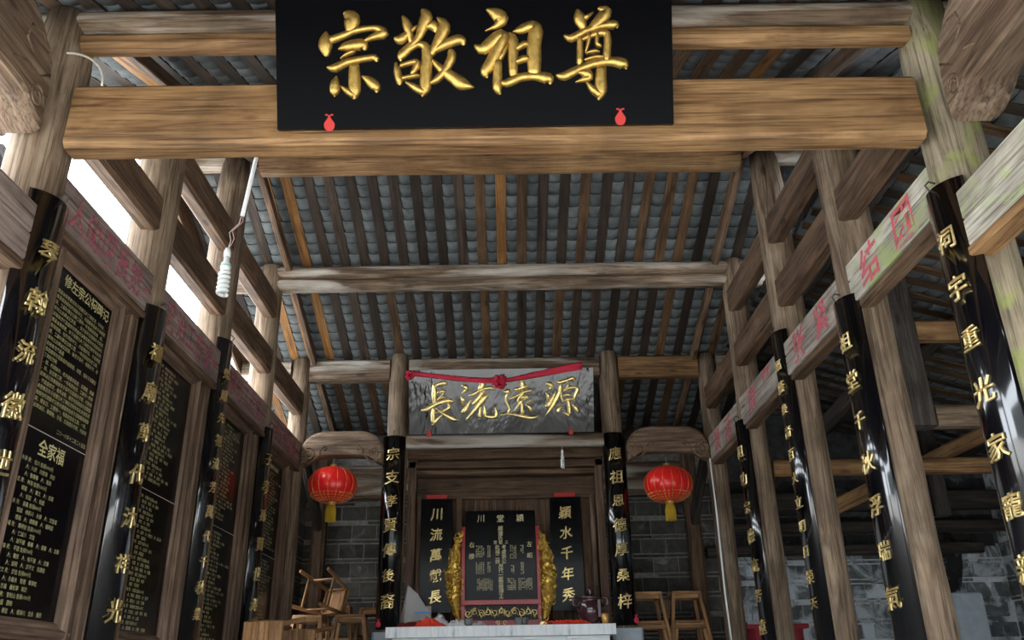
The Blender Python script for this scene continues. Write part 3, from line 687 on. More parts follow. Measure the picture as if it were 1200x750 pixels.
# ------------------------------------------------------------------ plaques
def strokes_char(ch, org, k, h, fat=1.14):
    parts = [stroke([(x-org[0], org[1]-y, w_*fat+1.5) for x, y, w_ in st], h) for st in GL[ch]]
    V, F = merge(parts); return [Vector((v[0]*k, v[1]*k, v[2])) for v in V], F
LEAN = math.radians(23.3)
def plaque(x0, x1, Yb, zb, H, name, label, chars, mat, gmat, scale, stick, roll=0.0, fat=1.2):
    """board leaning forward at the top; chars: (char, tracing origin on board (m from left, m from bottom), grid origin, size)"""
    ex = Vector((1, 0, roll)).normalized(); ey = Vector((0, -math.sin(LEAN), math.cos(LEAN))); ez = ex.cross(ey)
    X = axes((x0, Yb, zb), ex, ey, ez)
    root = empty(name, X=X, label=label, category='sign')
    W_ = x1-x0
    V, F = boxVF(0, W_, 0, H, -.035, 0)
    me = newmesh('board', V, F, mat); add('board', me, X, root)
    for ch, (px, py), org in chars:
        V, F = strokes_char(ch, org, scale, .022, fat)
        me = newmesh('character', V, F, gmat, True)
        add('character', me, X @ T(px, py, .0005), root)
    for gx, gy in stick: gourd('paper_gourd', X @ T(gx, gy, .004) @ Matrix.Rotation(-PI/2, 4, 'X') @ Matrix.Rotation(PI, 4, 'Z'), .058, root)
    return X, root
m1 = 3.66/985.3      # metres per photo pixel on the top plaque
ux = lambda px: (px-325)*m1
uy = lambda px, py: (151-(px-325)*8/464-py)*m1
ch1 = []
for ch, (sx, sy, cxy) in {'宗': (350, 10, (375, 310)), '敬': (350, 10, (900, 310)), '祖': (550, 0, (290, 330)), '尊': (550, 0, (830, 330))}.items():
    px, py = sx+cxy[0]/5.714, sy+cxy[1]/5.714
    ch1.append((ch, (ux(px), uy(px, py)), cxy))
plaque(-.957, .770, 3.03-.0, 3.222, .67, 'name_plaque', 'huge black plaque with four gold characters 宗敬祖尊 at the top', ch1, 'lacquer_plaque', 'gold', m1/5.714, [(ux(386), uy(386, 144)), (ux(727), uy(727, 136))], roll=.006)
m2 = 7.98/985.3
vx = lambda px: (px-481)*m2
vy = lambda px, py: (508-py)*m2
ch2 = []
for ch, (sx, sy, cxy) in {'長': (490, 435, (310, 420)), '流': (490, 435, (830, 400)), '遠': (590, 435, (230, 380)), '源': (590, 435, (810, 360))}.items():
    px, py = sx+cxy[0]/11.54, sy+cxy[1]/11.54
    ch2.append((ch, (vx(px), vy(px, py)), cxy))
XP, rp = plaque(-.905, .845, 7.745, 3.168, .61, 'source_plaque', 'shiny black plaque with gold characters 長流遠源 and a red ribbon', ch2, 'lacquer_mirror', 'gold_bright', m2/11.54, [(vx(504), vy(504, 507)), (vx(670), vy(670, 507))], fat=1.35)
# ribbon across the second plaque
rb = empty('red_ribbon', X=XP @ T(.9, .5, .04), label='red cloth ribbon with a rosette draped over the source plaque', category='ribbon')
def ribbon(name, pts, w0, w1, parent):
    V = []; F = []; n = 24
    for i in range(n+1):
        t = i/n; a, b, c, d = pts
        p = Vector(a)*(1-t)**3+Vector(b)*3*t*(1-t)**2+Vector(c)*3*t*t*(1-t)+Vector(d)*t**3
        w_ = w0+(w1-w0)*t
        for k in range(5):
            u = k/4-.5; V.append((p.x, p.y+u*w_, p.z+.012*math.cos(u*9+t*5)))
    for i in range(n):
        for k in range(4): F.append((i*5+k, i*5+k+1, (i+1)*5+k+1, (i+1)*5+k))
    me = newmesh(name, V, F, 'red_cloth', True); o = add(name, me, XP, parent)
    md = o.modifiers.new('thickness', 'SOLIDIFY'); md.thickness = .003
P2 = lambda px, py, z=.03: (vx(px), vy(px, py), z)
ribbon('ribbon_tail', [P2(484, 437), P2(510, 438), P2(550, 447), P2(583, 446)], .04, .045, rb)
ribbon('ribbon_tail', [P2(590, 447), P2(620, 442), P2(650, 436), P2(684, 430)], .035, .075, rb)
def rosette(px, py, r):
    parts = []
    for i in range(40):
        d = Vector((R()-.5, R()-.5, R()*.6)).normalized(); c = d*r*(.5+.5*R()); rr = r*.28
        V = []; F = []; 
        t = d.orthogonal().normalized(); b_ = d.cross(t)
        for a in range(8):
            an = a*PI/4; V.append(c+t*rr*math.cos(an)+b_*rr*math.sin(an)+d*rr*.4*math.sin(an*3))
        V.append(c-d*rr*.4)
        for a in range(8): F.append((a, (a+1) % 8, 8))
        parts.append((V, F))
    V, F = merge(parts); q = Vector(P2(px, py, .05))
    add('rosette', newmesh('rosette', V, F, 'red_cloth'), XP @ T(*q), rb)
rosette(587, 447, .082); rosette(483, 438, .05)

# ------------------------------------------------------------------ left wall with donor boards
wl = empty('wall_left', (-2.12, YA, 0), kind='structure')
for k in 'ABCD':
    y0 = ROWS[k]+.05; y1 = ROWS[order[order.index(k)+1]]-.05; n = 5
    for i in range(n):
        a = y0+(y1-y0)*i/n; box('plank', -2.10, -2.075, a+.004, y0+(y1-y0)*(i+1)/n-.004, .05, 2.95, 'moulding', wl, c=.003)
def profile_rail(name, p0, p1, inward, parent, w=.085):
    """stepped moulding: local y across (toward the board = inward), local z out of the wall"""
    prof = [(-w/2, 0), (w/2, 0), (w/2, .012), (w/2-.012, .028), (w/2-.028, .032), (w/2-.035, .045), (0, .055), (-w/2+.02, .05), (-w/2+.012, .036), (-w/2, .03)]
    p0, p1 = Vector(p0), Vector(p1); x = (p1-p0).normalized(); z = Vector((1, 0, 0)); y = Vector(inward); 
    if x.cross(y).dot(z) < 0: p0, p1 = p1, p0; x = -x
    V, F = prism((p1-p0).length, prof); return add(name, newmesh(name, V, F, 'moulding'), axes(p0, x, y, z), parent)
POOL = '修宗祠者所以敬祖尊宗也吾族自先祖開基以來歷數百年子孫繁衍人丁興旺然祠宇年久失修風雨侵蝕樑柱朽壞族中父老共議重修各房子孫踴躍捐資獻工獻料擇吉日興工歷時一年有餘始告竣工煥然一新特立此碑以記其事願後世子孫不忘祖德永守家風光前裕後世代昌盛'
NM = '忠喜誠盛順福成民春華松柏林海山川文武志明國建永德良仁義禮智信安平康寧'
def para(seed, n, L):
    rr = random.Random(seed); out = []; p = rr.randrange(60)
    for i in range(n):
        if rr.random() < .12: out.append(''.join(POOL[(p+q) % len(POOL)] for q in range(rr.randrange(5, L-2)))); p += 13
        else: out.append(''.join(('，' if rr.random() < .1 else POOL[(p+q) % len(POOL)]) for q in range(L))); p += L
    return out
def lst(seed, n):
    rr = random.Random(seed); out = []; nmx = lambda: ''.join(rr.choice(NM) for _ in range(rr.choice((2, 2, 3))))
    for i in range(n):
        if i % 3 == 0: out.append(f'{nmx()} 男： {nmx()} 各捐{rr.choice(("1000", "1000", "800", "700", "600"))}元')
        else: out.append('　　　'+'　'.join(('人：' if rr.random() < .4 else '')+nmx() for _ in range(rr.choice((2, 3, 3, 4)))))
    return out
def donor_board(k, y0, y1, blocks, seam, label):
    z0, z1 = 1.275, 2.82; x = -2.035
    root = empty('donor_board', (-2.05, (y0+y1)/2, z0), label=label, category='sign')
    box('board', x-.03, x, y0, y1, z0, z1, 'lacquer_board', root, c=.001)
    w = .085; xr = x-.01
    profile_rail('frame_rail', (xr, y0-w, z1+w/2-.005), (xr, y1+w, z1+w/2-.005), (0, 0, -1), root)
    profile_rail('frame_rail', (xr, y0-w, z0-w/2+.005), (xr, y1+w, z0-w/2+.005), (0, 0, 1), root)
    profile_rail('frame_stile', (xr+.002, y0-w/2, z0-w), (xr+.002, y0-w/2, z1+w), (0, 1, 0), root)
    profile_rail('frame_stile', (xr+.002, y1+w/2, z0-w), (xr+.002, y1+w/2, z1+w), (0, -1, 0), root)
    box('seam', x-.001, x+.0008, y0, y1, seam-.0015, seam+.0015, 'cable', root, c=.0002)
    for body, size, zt, yoff, line in blocks:
        V, F = textmesh('\n'.join(body), size, 0, 0, 0.0 if size < .03 else .0012, 1, 'LEFT', line)
        m_ = max(v.x for v in V); mw = y1-y0-.03-yoff; kx = min(1., mw/m_)
        VV = [(0, v.x*kx, v.y) for v in V]
        add('lettering', newmesh('lettering', VV, F, 'gold_pale'), T(x+.0015, y0+.015+yoff, zt), root, kind='stuff')
    return root
wd_, off = .56, .30
B0 = YA+.285
donor_board('A', B0, B0+.56, [(['修左宗公祠碑记'], .066, 2.74, .06, 1.), (para(3, 20, 23), .0225, 2.685, .0, 1.28), (['二〇一六年十二月二十五日'], .0235, 2.075, .25, 1.),
            (['全家福'], .078, 1.955, .13, 1.), (lst(5, 21), .0225, 1.905, .0, 1.36)], 2.05, 'nearest donor board on the left wall, with dense paragraph above a list')
for k, sd in (('B', 11), ('C', 21)):
    y0 = ROWS[k]+.30
    donor_board(k, y0, y0+.56, [(lst(sd, 25), .0215, 2.765, .01, 1.30), (lst(sd+1, 26), .0215, 1.99, .01, 1.30)], 2.04,
                'second donor board from the door, two blocks of small gold names' if k == 'B' else 'third donor board from the door, catching the lantern\'s red reflection')
donor_board('D', YD+.32, YD+.84, [(['重修宗祠功德碑'], .04, 2.745, .08, 1.), (lst(31, 23), .0215, 2.70, .03, 1.32), (lst(33, 22), .0215, 1.96, .03, 1.32)], 2.02,
            'last donor board on the left wall, nearest the stools')
# rails between columns above and below the boards
for k in 'ABCD':
    y0 = ROWS[k]+.12; y1 = ROWS[order[order.index(k)+1]]-.12
    n_ = {'A': 'first', 'B': 'second', 'C': 'third', 'D': 'fourth'}[k]
    box('trim_rail', -2.06, -1.985, y0, y1, 2.905-.035, 2.90, 'moulding', kind='structure')
    box('trim_rail', -2.06, -2.0, y0, y1, 1.11, 1.18, 'moulding', kind='structure')
    box('trim_post', -2.07, -2.0, ROWS[k]+.125, ROWS[k]+.195, .05, 2.87, 'moulding', kind='structure')
    box('trim_post', -2.07, -2.0, y1-.05, y1+.02, .05, 2.87, 'moulding', kind='structure')
for k in 'A':   # small red paper corners beside the first board
    for i, z in enumerate((2.66, 2.42, 2.15)):
        add('red_paper_scrap', newmesh('red_paper_scrap', *boxVF(-.001, .001, -.012, .012, -.03, .03), mat='red_paper'), T(-1.998, YA+.155+.0*i, z), label=f'{["top", "middle", "lowest"][i]} scrap of red paper beside the nearest couplet board', category='paper')
for i, (z, y) in enumerate(((1.52, YB+.16), (1.36, YB+.15))):
    add('white_paper_label', newmesh('white_paper_label', *boxVF(-.001, .001, -.02, .02, -.06, .06), mat='white_cloth'), T(-1.995, y, z), label=f'{["upper", "lower"][i]} white paper slip beside the second left couplet board', category='paper')

# ------------------------------------------------------------------ brick walls
def bricks(parent, origin, eu, en, u0, u1, z0, z1, bmat, bl=.27, bh=.142, thin=.034, gap=.012, depth=.05, cut=None):
    Vb, Fb = prism(bl-gap, rectprof(depth, bh, .006)); bm = newmesh('brick', [(v[0], v[1], v[2]) for v in Vb], Fb, bmat)
    Vt, Ft = prism(bl*1.3-gap, rectprof(depth, thin-.008, .004)); tmh = newmesh('brick', Vt, Ft, bmat)
    eu = Vector(eu); en = Vector(en); z = z0; row = 0; c = 0
    while z < z1:
        h = bh if row % 2 == 0 else thin; L = bl if row % 2 == 0 else bl*1.3
        u = u0-(.13 if (row//2) % 2 else 0)-(R()*.05)
        while u < u1:
            a = max(u, u0); e = min(u+L-gap, u1)
            if e-a > .04 and c < 300 and not (cut and cut(a, z)):
                p = Vector(origin)+eu*a+en*(-.012+(R()-.5)*.012); p.z = z+h/2
                X = axes(p, eu, Vector((0, 0, 1)).cross(eu), (0, 0, 1))
                if e-a < L-gap-.01:
                    V, F = prism(e-a, rectprof(depth, h if h > .05 else h-.008, .005)); me = newmesh('brick', V, F, bmat)
                else: me = bm if row % 2 == 0 else tmh
                if row % 2 == 0 or R() < .75: add('brick', me, X @ Matrix.Rotation((R()-.5)*.006, 4, 'Y'), parent); c += 1
            u += L
        z += h+gap; row += 1
wb = add('wall_back', newmesh('wall_back', *boxVF(-2.25, 2.3, 9.3, 9.55, 0, 3.5), mat='mortar'), kind='structure')
bricks(wb, (0, 9.3, 0), (1, 0, 0), (0, -1, 0), -2.2, -1.05, 1.25, 2.85, 'brick')
bricks(wb, (0, 9.3, 0), (1, 0, 0), (0, -1, 0), 1.05, 2.28, 1.25, 2.85, 'brick')
V, F = boxVF(2.3, 5.6, 9.3, 9.55, 0, 1); V = [(x, y, 0 if z == 0 else 2.25) for x, y, z in V]
wa = add('wall_back_aisle', newmesh('wall_back_aisle', V, F, 'mortar_wash'), kind='structure')
bricks(wa, (0, 9.3, 0), (1, 0, 0), (0, -1, 0), 2.32, 5.3, 1.15, 2.2, 'brick_wash')
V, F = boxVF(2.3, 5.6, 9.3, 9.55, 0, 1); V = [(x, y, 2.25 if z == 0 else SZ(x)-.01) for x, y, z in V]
wat = add('wall_back_aisle_top', newmesh('wall_back_aisle_top', V, F, 'mortar_dark'), kind='structure')
bricks(wat, (0, 9.3, 0), (1, 0, 0), (0, -1, 0), 2.32, 5.3, 2.26, 2.95, 'brick_dark')
wr = add('wall_right', newmesh('wall_right', *boxVF(5.32, 5.6, 1.2, 9.3, 0, 3.1), mat='mortar_wash'), kind='structure')
bricks(wr, (5.32, 0, 0), (0, 1, 0), (-1, 0, 0), 7.4, 9.28, 1.15, 2.75, 'brick_wash')
wlb = add('wall_left_rear', newmesh('wall_left_rear', *boxVF(-2.4, -2.2, 8.08, 9.3, 0, 3.4), mat='mortar'), kind='structure')
bricks(wlb, (-2.2, 0, 0), (0, 1, 0), (1, 0, 0), 8.1, 9.28, 1.25, 2.6, 'brick')
add('aisle_light_blocker', newmesh('aisle_light_blocker', *boxVF(2.25, 5.6, 1.0, 1.2, 1.7, 3.6), mat='mortar'), kind='structure')  # unseen half-height wall, added to keep light off the aisle roof
# soot stain over the slab
st = bpy.data.meshes.new('soot'); 
out = [(-.26+.05*math.sin(i*1.7), 0) for i in range(1)]
so_ = []
for i in range(24):
    a = 2*PI*i/24; so_.append((.30*math.cos(a)*(1+.15*math.sin(a*3)), .55*math.sin(a)*(1+.1*math.cos(a*5))))
V = [(x, 0, z) for x, z in so_]; F = [tuple(range(24))]
M['soot'] = blackened()
add('soot_stain', newmesh('soot_stain', V, F, 'soot'), T(4.55, 9.255, 2.05), wa)
# dark timbers on the rear walls
for (x0, x1, z, h, y, lb) in ((2.35, 5.3, 2.70, .20, 8.95, 'highest dark soot-blackened timber across the aisle\'s rear wall'), (2.35, 5.3, 2.44, .12, 9.0, 'middle dark timber across the aisle\'s rear wall'),
                              (2.1, 5.0, 2.22, .11, 9.08, 'lowest round dark timber across the aisle\'s rear wall')):
    bar('wall_timber', (x0, y, z), (x1, y, z), .12, h, 'sooty', c=.02, seg=6, jit=.006, label=lb, category='beam')
for s in (-1, 1):
    x0, x1 = (-2.0, -1.05) if s < 0 else (1.05, 2.0)
    bar('wall_plate', (x0, 9.12, 3.02), (x1, 9.12, 3.02), .14, .36, 'purlin', c=.03, seg=4, jit=.003, label=f'wide plank beam over the rear brickwork behind the {side_w[s]} lantern', category='beam')
    bar('rear_post', (s*1.98, 9.05, 0), (s*1.98, 9.05, 3.4), .15, .15, 'panel', c=.03, seg=4, jit=.004, label=f'dark square post against the rear wall behind the {side_w[s]} lantern', category='column')
    bar('brace', (s*1.98, 8.15, 3.05), (s*1.98, 9.0, 2.55), .07, .16, 'sooty', c=.02, label=f'dark sloping brace in the shadow beside the {side_w[s]} lantern', category='beam')
# aisle truss
bar('aisle_post', (2.84, YC, 2.545), (2.84, YC, 3.83), .19, .14, 'sooty', c=.02, seg=4, jit=.003, label='dark upright of the aisle truss to the right of the first slogan beam', category='column')
bar('aisle_beam', (2.935, YC, 3.25), (4.4, YC, 3.25), .10, .15, 'tie', c=.02, label='upper honey-brown cross beam of the aisle truss, behind the front right couplet board', category='beam')
bar('aisle_beam', (2.94, YC, 2.62), (5.3, YC, 2.62), .12, .15, 'column', c=.02, label='grey lower cross beam of the aisle truss', category='beam')
bar('aisle_beam', (2.18, YD, 2.56), (5.3, YD, 2.56), .13, .13, 'tie', seg=8, jit=.006, prof=roundprof(.068, 14), smooth=True, label='round brown pole crossing the aisle below the grey truss beam', category='beam')
bar('diagonal_strut', (2.75, 7.35, 2.30), (4.85, 7.35, 3.22), .08, .13, 'tie', c=.015, label='pale sawn diagonal strut behind the round pole in the aisle', category='beam')
bar('aisle_post', (3.9, 7.6, 2.3), (3.9, 7.6, 3.5), .14, .14, 'sooty', c=.02, label='short dark post deep in the aisle above the wall timbers', category='column')
bar('aisle_post', (2.42, YD, 2.63), (2.42, YD, 3.9), .16, .12, 'sooty', c=.02, label='dark upright in the aisle beside the third slogan beam', category='column')
bar('aisle_purlin', (2.40, 1.3, 3.87), (2.40, 9.2, 3.87), .15, .15, 'sooty', seg=14, jit=.008, prof=roundprof(.07, 12), smooth=True, label='dark log carrying the top of the aisle roof outside the right beams', category='beam')
bar('aisle_purlin', (3.6, 1.3, 3.55), (3.6, 9.2, 3.55), .13, .13, 'sooty', seg=10, jit=.006, prof=roundprof(.06, 12), smooth=True, label='dark log halfway down the aisle roof', category='beam')
bar('aisle_purlin', (4.9, 1.3, 3.16), (4.9, 9.2, 3.16), .13, .13, 'sooty', seg=10, jit=.006, prof=roundprof(.06, 12), smooth=True, label='dark log near the outer wall under the aisle roof', category='beam')
bar('diagonal_strut', (2.6, 8.2, 2.75), (3.35, 6.3, 3.6), .09, .12, 'sooty', c=.015, label='black sloping timber under the aisle tiles behind the second right couplet board', category='beam')
# slab
def arch_slab():
    o = [(-.16, 0), (.16, 0), (.155, 1.72)] + [(.155-.03*i/4*1.0, 1.72+.02*math.sin(PI/2*i/4)) for i in range(1, 5)] + [(-.125-.03*i/4, 1.74-.02*(1-math.cos(PI/2*i/4))) for i in range(5)]
    return pillow(o, .16, .02)
V, F = arch_slab(); add('stone_slab', newmesh('stone_slab', V, F, 'slab'), T(4.53, 8.75, 0), label='upright pale grey stone slab in front of the sooty aisle wall', category='slab')
# red chest glimpsed behind the aisle columns
ch = empty('red_chest', (2.55, 8.3, 1.1), label='dark red chest glimpsed low behind the right couplet boards', category='chest')
box('body', 2.15, 2.66, 8.0, 8.6, 0.6, 1.40, 'maroon_cloth', ch); box('lid', 2.12, 2.69, 7.97, 8.63, 1.40, 1.44, 'maroon_cloth', ch)
box('trestle', 2.2, 2.62, 8.05, 8.55, 0, .6, 'sooty', ch)

# ------------------------------------------------------------------ altar panelling
wp = empty('wall_altar', (0, 8.35, 0), kind='structure')
xs = [-.95+1.9*i/9 for i in range(10)]
for i in range(9): box('plank', xs[i]+.003, xs[i+1]-.003, 8.33, 8.36, .1, 2.76, 'panel', wp, c=.003)
for i, (za, zb, dp) in enumerate(((3.02, 3.12, .22), (2.94, 3.015, .17), (2.88, 2.935, .13))): box('header_step', -.96, .96, 8.33-dp, 8.36, za, zb, 'panel', wp, c=.008)
box('header_panel', -.9, .9, 8.31, 8.34, 2.68, 2.875, 'panel', wp, c=.004)
box('header_rail', -.93, .93, 8.28, 8.33, 2.655, 2.69, 'panel', wp, c=.006)
for s in (-1, 1):
    box('stile', s*.915-.04, s*.915+.04, 8.16, 8.33, .1, 3.02, 'moulding', wp, c=.008)
    box('stile', s*.84-.025, s*.84+.025, 8.24, 8.33, .1, 2.68, 'moulding', wp, c=.008)
    box('stile', s*.455-.03, s*.455+.03, 8.26, 8.33, .1, 2.66, 'panel', wp, c=.006)
for s, t, lb in ((-1, '川流萬載長', 'narrow black hanging board left of the spirit tablet, five gold characters'), (1, '穎水千年秀', 'narrow black hanging board right of the spirit tablet, five gold characters')):
    xc = -.672 if s < 0 else .572
    root = empty('hanging_board', (xc, 8.22, 1.61), label=lb, category='sign')
    box('board', xc-.152, xc+.152, 8.215, 8.24, 1.60, 2.645, 'lacquer_board', root, c=.003)
    for i, chx in enumerate(t):
        V, F = glyph(chx, True, .02); V = brush(V, i+3.3*s); cs = .125
        VV = [(v.x*cs, -v.z*cs, v.y*cs) for v in V]
        add('character', newmesh('character', VV, F, 'gold_paint'), T(xc+.0, 8.214, 2.50-.19*i), root)
    box('red_paper_strip', xc-.10, xc+.10, 8.205, 8.209, 2.652, 2.69, 'red_paper', root, c=.0005)

# spirit tablet
st_ = empty('spirit_tablet', (-.05, 7.98, 1.44), label='black ancestral tablet board in a red frame with gilded wings', category='tablet')
tx = -.055
box('tablet_board', tx-.327, tx+.327, 8.02, 8.05, 1.69, 2.49, 'lacquer_board', st_, c=.003)
for s in (-1, 1): box('red_upright', tx+s*.345-.018, tx+s*.345+.018, 7.99, 8.07, 1.47, 2.34, 'red_lacquer', st_)
box('red_rail', tx-.36, tx+.36, 7.98, 8.07, 1.64, 1.69, 'red_lacquer', st_)
box('red_rail', tx-.37, tx+.37, 7.97, 8.08, 1.455, 1.515, 'red_lacquer', st_)
box('base_panel', tx-.345, tx+.345, 8.01, 8.04, 1.515, 1.64, 'lacquer_board', st_, c=.002)
parts = []
for i in range(11):
    x = tx-.30+.06*i; s = 1 if i % 2 else -1
    parts.append(tubeVF([(x+q[0]-0, 7.998, 1.578+s*.008+q[1]) for q in spiral(0, 0, .034, 1.3, i, s, 12)], .005, 5))
    parts.append(tubeVF([(x-.03, 7.998, 1.578-s*.035), (x, 7.996, 1.578+s*.045), (x+.03, 7.998, 1.578-s*.03)], .005, 5))
V, F = merge(parts); add('gilded_scrollwork', newmesh('gilded_scrollwork', V, F, 'gold_bright', True), I4, st_, kind='stuff')
parts = [tubeVF([(tx+s*(.0+q[0])+s*.03, 7.965, 1.485+q[1]) for q in spiral(0, 0, .022, 1.2, 0, 1, 10)], .004, 5) for s in (-1, 1)]
V, F = merge(parts); add('base_ornament', newmesh('base_ornament', V, F, 'gold_bright', True), I4, st_)
for s in (-1, 1):
    # wing outline: tall leaf bulging outwards, covered in small curled feathers
    def wid(t): return .02+.125*math.sin(PI*min(1, t*1.0))**.75*(1+.07*math.sin(t*26))*(1 if t > .08 else .6)
    V = []; F = []; nz, nx = 40, 8
    for i in range(nz+1):
        t = i/nz; z = 1.48+.80*t
        for j in range(nx+1):
            u = j/nx; x = tx+s*(.362+wid(t)*u)
            y = 8.03-.03*math.sin(PI*min(1, u*1.02))-.012*noise.noise(Vector((x*60, z*60, s)))-.01*math.sin(z*90+u*6)
            V.append((x, y, z))
    for i in range(nz):
        for j in range(nx): a = i*(nx+1)+j; F.append((a, a+1, a+nx+2, a+nx+1))
    parts = [(V, F)]
    for i in range(95):
        t = R(); u = R()*.95; z = 1.48+.80*t; x = tx+s*(.362+wid(t)*u)
        a = .6+R()*1.2; rr = .014+.015*R(); d = 1 if R() < .5 else -1
        parts.append(tubeVF([(x+rr*(1-.6*k/6)*math.cos(a+d*k*.75)*s, 7.992-.004*math.sin(k*.5), z+rr*(1-.6*k/6)*1.3*math.sin(a+d*k*.75)) for k in range(7)], [.002, .0055, .006, .006, .005, .003, .002], 5))
    V, F = merge(parts); add('gilded_wing', newmesh('gilded_wing', V, F, 'gold_carving', True), I4, st_)
    box('gold_foot', tx+s*.375-.03, tx+s*.375+.03, 7.95, 8.05, 1.445, 1.49, 'gold_bright', st_, c=.01)
def tabtext(t, x, z, size, vertical=False, pitch=None, mat='gold_paint'):
    for i, chx in enumerate(t):
        V, F = glyph(chx, False, .0, 2); V = brush(V, i, .4)
        xx, zz = (x, z-i*pitch) if vertical else (x+i*pitch, z)
        add('character', newmesh('character', [(v.x*size, -.0008, v.y*size) for v in V], F, 'gold_tab'), T(xx, 8.019, zz), st_)
tabtext('川堂穎', tx-.185, 2.42, .075, False, .185)
tabtext('顯鍾氏', tx, 2.325, .048, True, .042)
tabtext('世', tx-.05, 2.20, .038, False, .05); tabtext('祖', tx, 2.20, .04, False, .05); tabtext('三', tx+.055, 2.20, .034, False, .05)
tabtext('妣楊二娘', tx-.03, 2.155, .046, True, .043); tabtext('考慮宗公', tx+.03, 2.155, .046, True, .043)
tabtext('歷代一脈宗親神主位', tx, 1.98, .047, True, .0365)
tabtext('右穆', tx-.27, 2.18, .055, True, .105); tabtext('左昭', tx+.27, 2.18, .055, True, .105)
rows = []
def grid(x, z, n, m, px_=.0165, pz=.0155, seed=1):
    rr = random.Random(seed)
    for i in range(n):
        for j in range(m):
            if rr.random() < .1: continue
            V, F = glyph(rr.choice(NM), False, .0, 1); rows.append(([(tx+x+j*px_+v.x*.0135, -.0008, z-i*pz+v.y*.0135) for v in V], F))
grid(-.225, 2.165, 7, 5, seed=1); grid(-.225, 2.015, 7, 5, seed=2); grid(-.118, 2.165, 7, 2, seed=3); grid(-.118, 2.015, 6, 2, seed=4)
grid(-.215, 1.87, 7, 9, seed=5); grid(.09, 2.165, 8, 4, seed=6); grid(.10, 1.985, 5, 2, seed=7); grid(.19, 2.165, 5, 2, seed=8); grid(.19, 2.01, 7, 2, seed=9)
grid(.065, 1.87, 7, 5, seed=10); grid(.165, 1.87, 7, 8, seed=11)
V, F = merge(rows); add('name_lists', newmesh('name_lists', V, F, 'gold_tab'), T(0, 8.019, 0), st_, kind='stuff')

# altar table
at = empty('altar_table', (-.06, 7.8, 0), label='white tiled altar table in front of the spirit tablet', category='table')
for i in range(4):
    a = -1.02+1.93*i/4; b_ = -1.02+1.93*(i+1)/4
    box('edge_tile', a+.002, b_-.002, 7.47, 7.485, 1.352, 1.438, 'marble', at, c=.002)
box('table_top', -1.015, .905, 7.485, 7.80, 1.352, 1.438, 'marble', at, c=.004)
box('table_top', -.90, .88, 7.80, 8.15, 1.352, 1.438, 'marble', at, c=.004)
for i in range(5):
    a = -.97+1.83*i/5; b_ = -.97+1.83*(i+1)/5
    box('front_tile', a+.002, b_-.002, 7.53, 7.545, .02, 1.35, 'marble', at, c=.002)
box('body', -.89, .86, 7.545, 8.12, 0, 1.35, 'marble', at, c=.004)
for s, x0, x1 in ((-1, -1.17, -1.0), (1, .93, 1.14)):
    pass
def cloth(name, cx, cy, z, sx, sy, hgt, mat, seed, label=None, cat='cloth', parent=None, n=20):
    V = []; F = []
    for i in range(n+1):
        for j in range(n+1):
            u, v = i/n-.5, j/n-.5; rr = math.hypot(u, v)*2
            q = noise.noise(Vector((u*5+seed, v*5, seed)))+.6*noise.noise(Vector((u*11+seed, v*11, 2)))
            e = max(0, 1-rr**2.2)
            V.append((cx+u*sx*(1+.25*noise.noise(Vector((u*3, seed, 1)))), cy+v*sy*(1+.25*noise.noise(Vector((seed, v*3, 1)))), z+.004+max(0, hgt*e*(.55+.7*q))))
    for i in range(n):
        for j in range(n): a = i*(n+1)+j; F.append((a, a+n+1, a+n+2, a+1))
    kw = dict(label=label, category=cat) if label else {}
    o = add(name, newmesh(name, [(v[0]-cx, v[1]-cy, v[2]-z) for v in V], F, mat, True), T(cx, cy, z), parent, **kw)
    md = o.modifiers.new('thickness', 'SOLIDIFY'); md.thickness = .004; return o
ZT = 1.438
cloth('maroon_cloth', -.83, 7.66, ZT, .28, .2, .075, 'maroon_cloth', 1, 'crumpled maroon patterned cloth at the left end of the altar')
cloth('white_cloth', -.62, 7.74, ZT, .42, .26, .13, 'white_cloth', 4, 'crumpled white cloth on the altar behind the scarlet one')
cloth('scarlet_cloth', -.66, 7.58, ZT, .30, .13, .085, 'orange_cloth', 9, 'bright scarlet folded cloth at the front left of the altar')
cloth('white_rag', -.41, 7.62, ZT, .24, .16, .07, 'white_cloth', 15, 'small white rag with a maroon edge, left of the gilded wing')
cloth('grey_rag', -.26, 7.6, ZT, .18, .12, .04, 'white_cloth', 22, 'flat greyish rag at the foot of the left gilded wing')
bgp = empty('plastic_bag', (-.82, 7.95, ZT), label='clear pointed plastic bag with a blue stripe standing left of the altar boards', category='bag')
V = [(-.10, -.06, 0), (.17, -.06, 0), (.17, .06, 0), (-.10, .06, 0), (-.07, -.02, .38), (.02, .0, .30), (.13, -.01, .14), (-.02, .05, .25), (-.13, 0, .08)]
F = [(0, 1, 6, 5), (0, 5, 4, 8), (1, 2, 6), (2, 3, 7, 6), (3, 8, 4, 7), (5, 6, 7), (4, 5, 7), (0, 8, 3)]
add('film', newmesh('film', V, F, 'film'), T(-.82, 7.9, ZT), bgp)
V, F = boxVF(-.02, .12, -.072, -.068, .13, .145); add('printed_stripe', newmesh('printed_stripe', V, F, 'blue_print'), T(-.80, 7.9, ZT), bgp)
box('folded_card', -.84, -.68, 7.93, 7.935, ZT, ZT+.2, 'whitewash', bgp, c=.001)
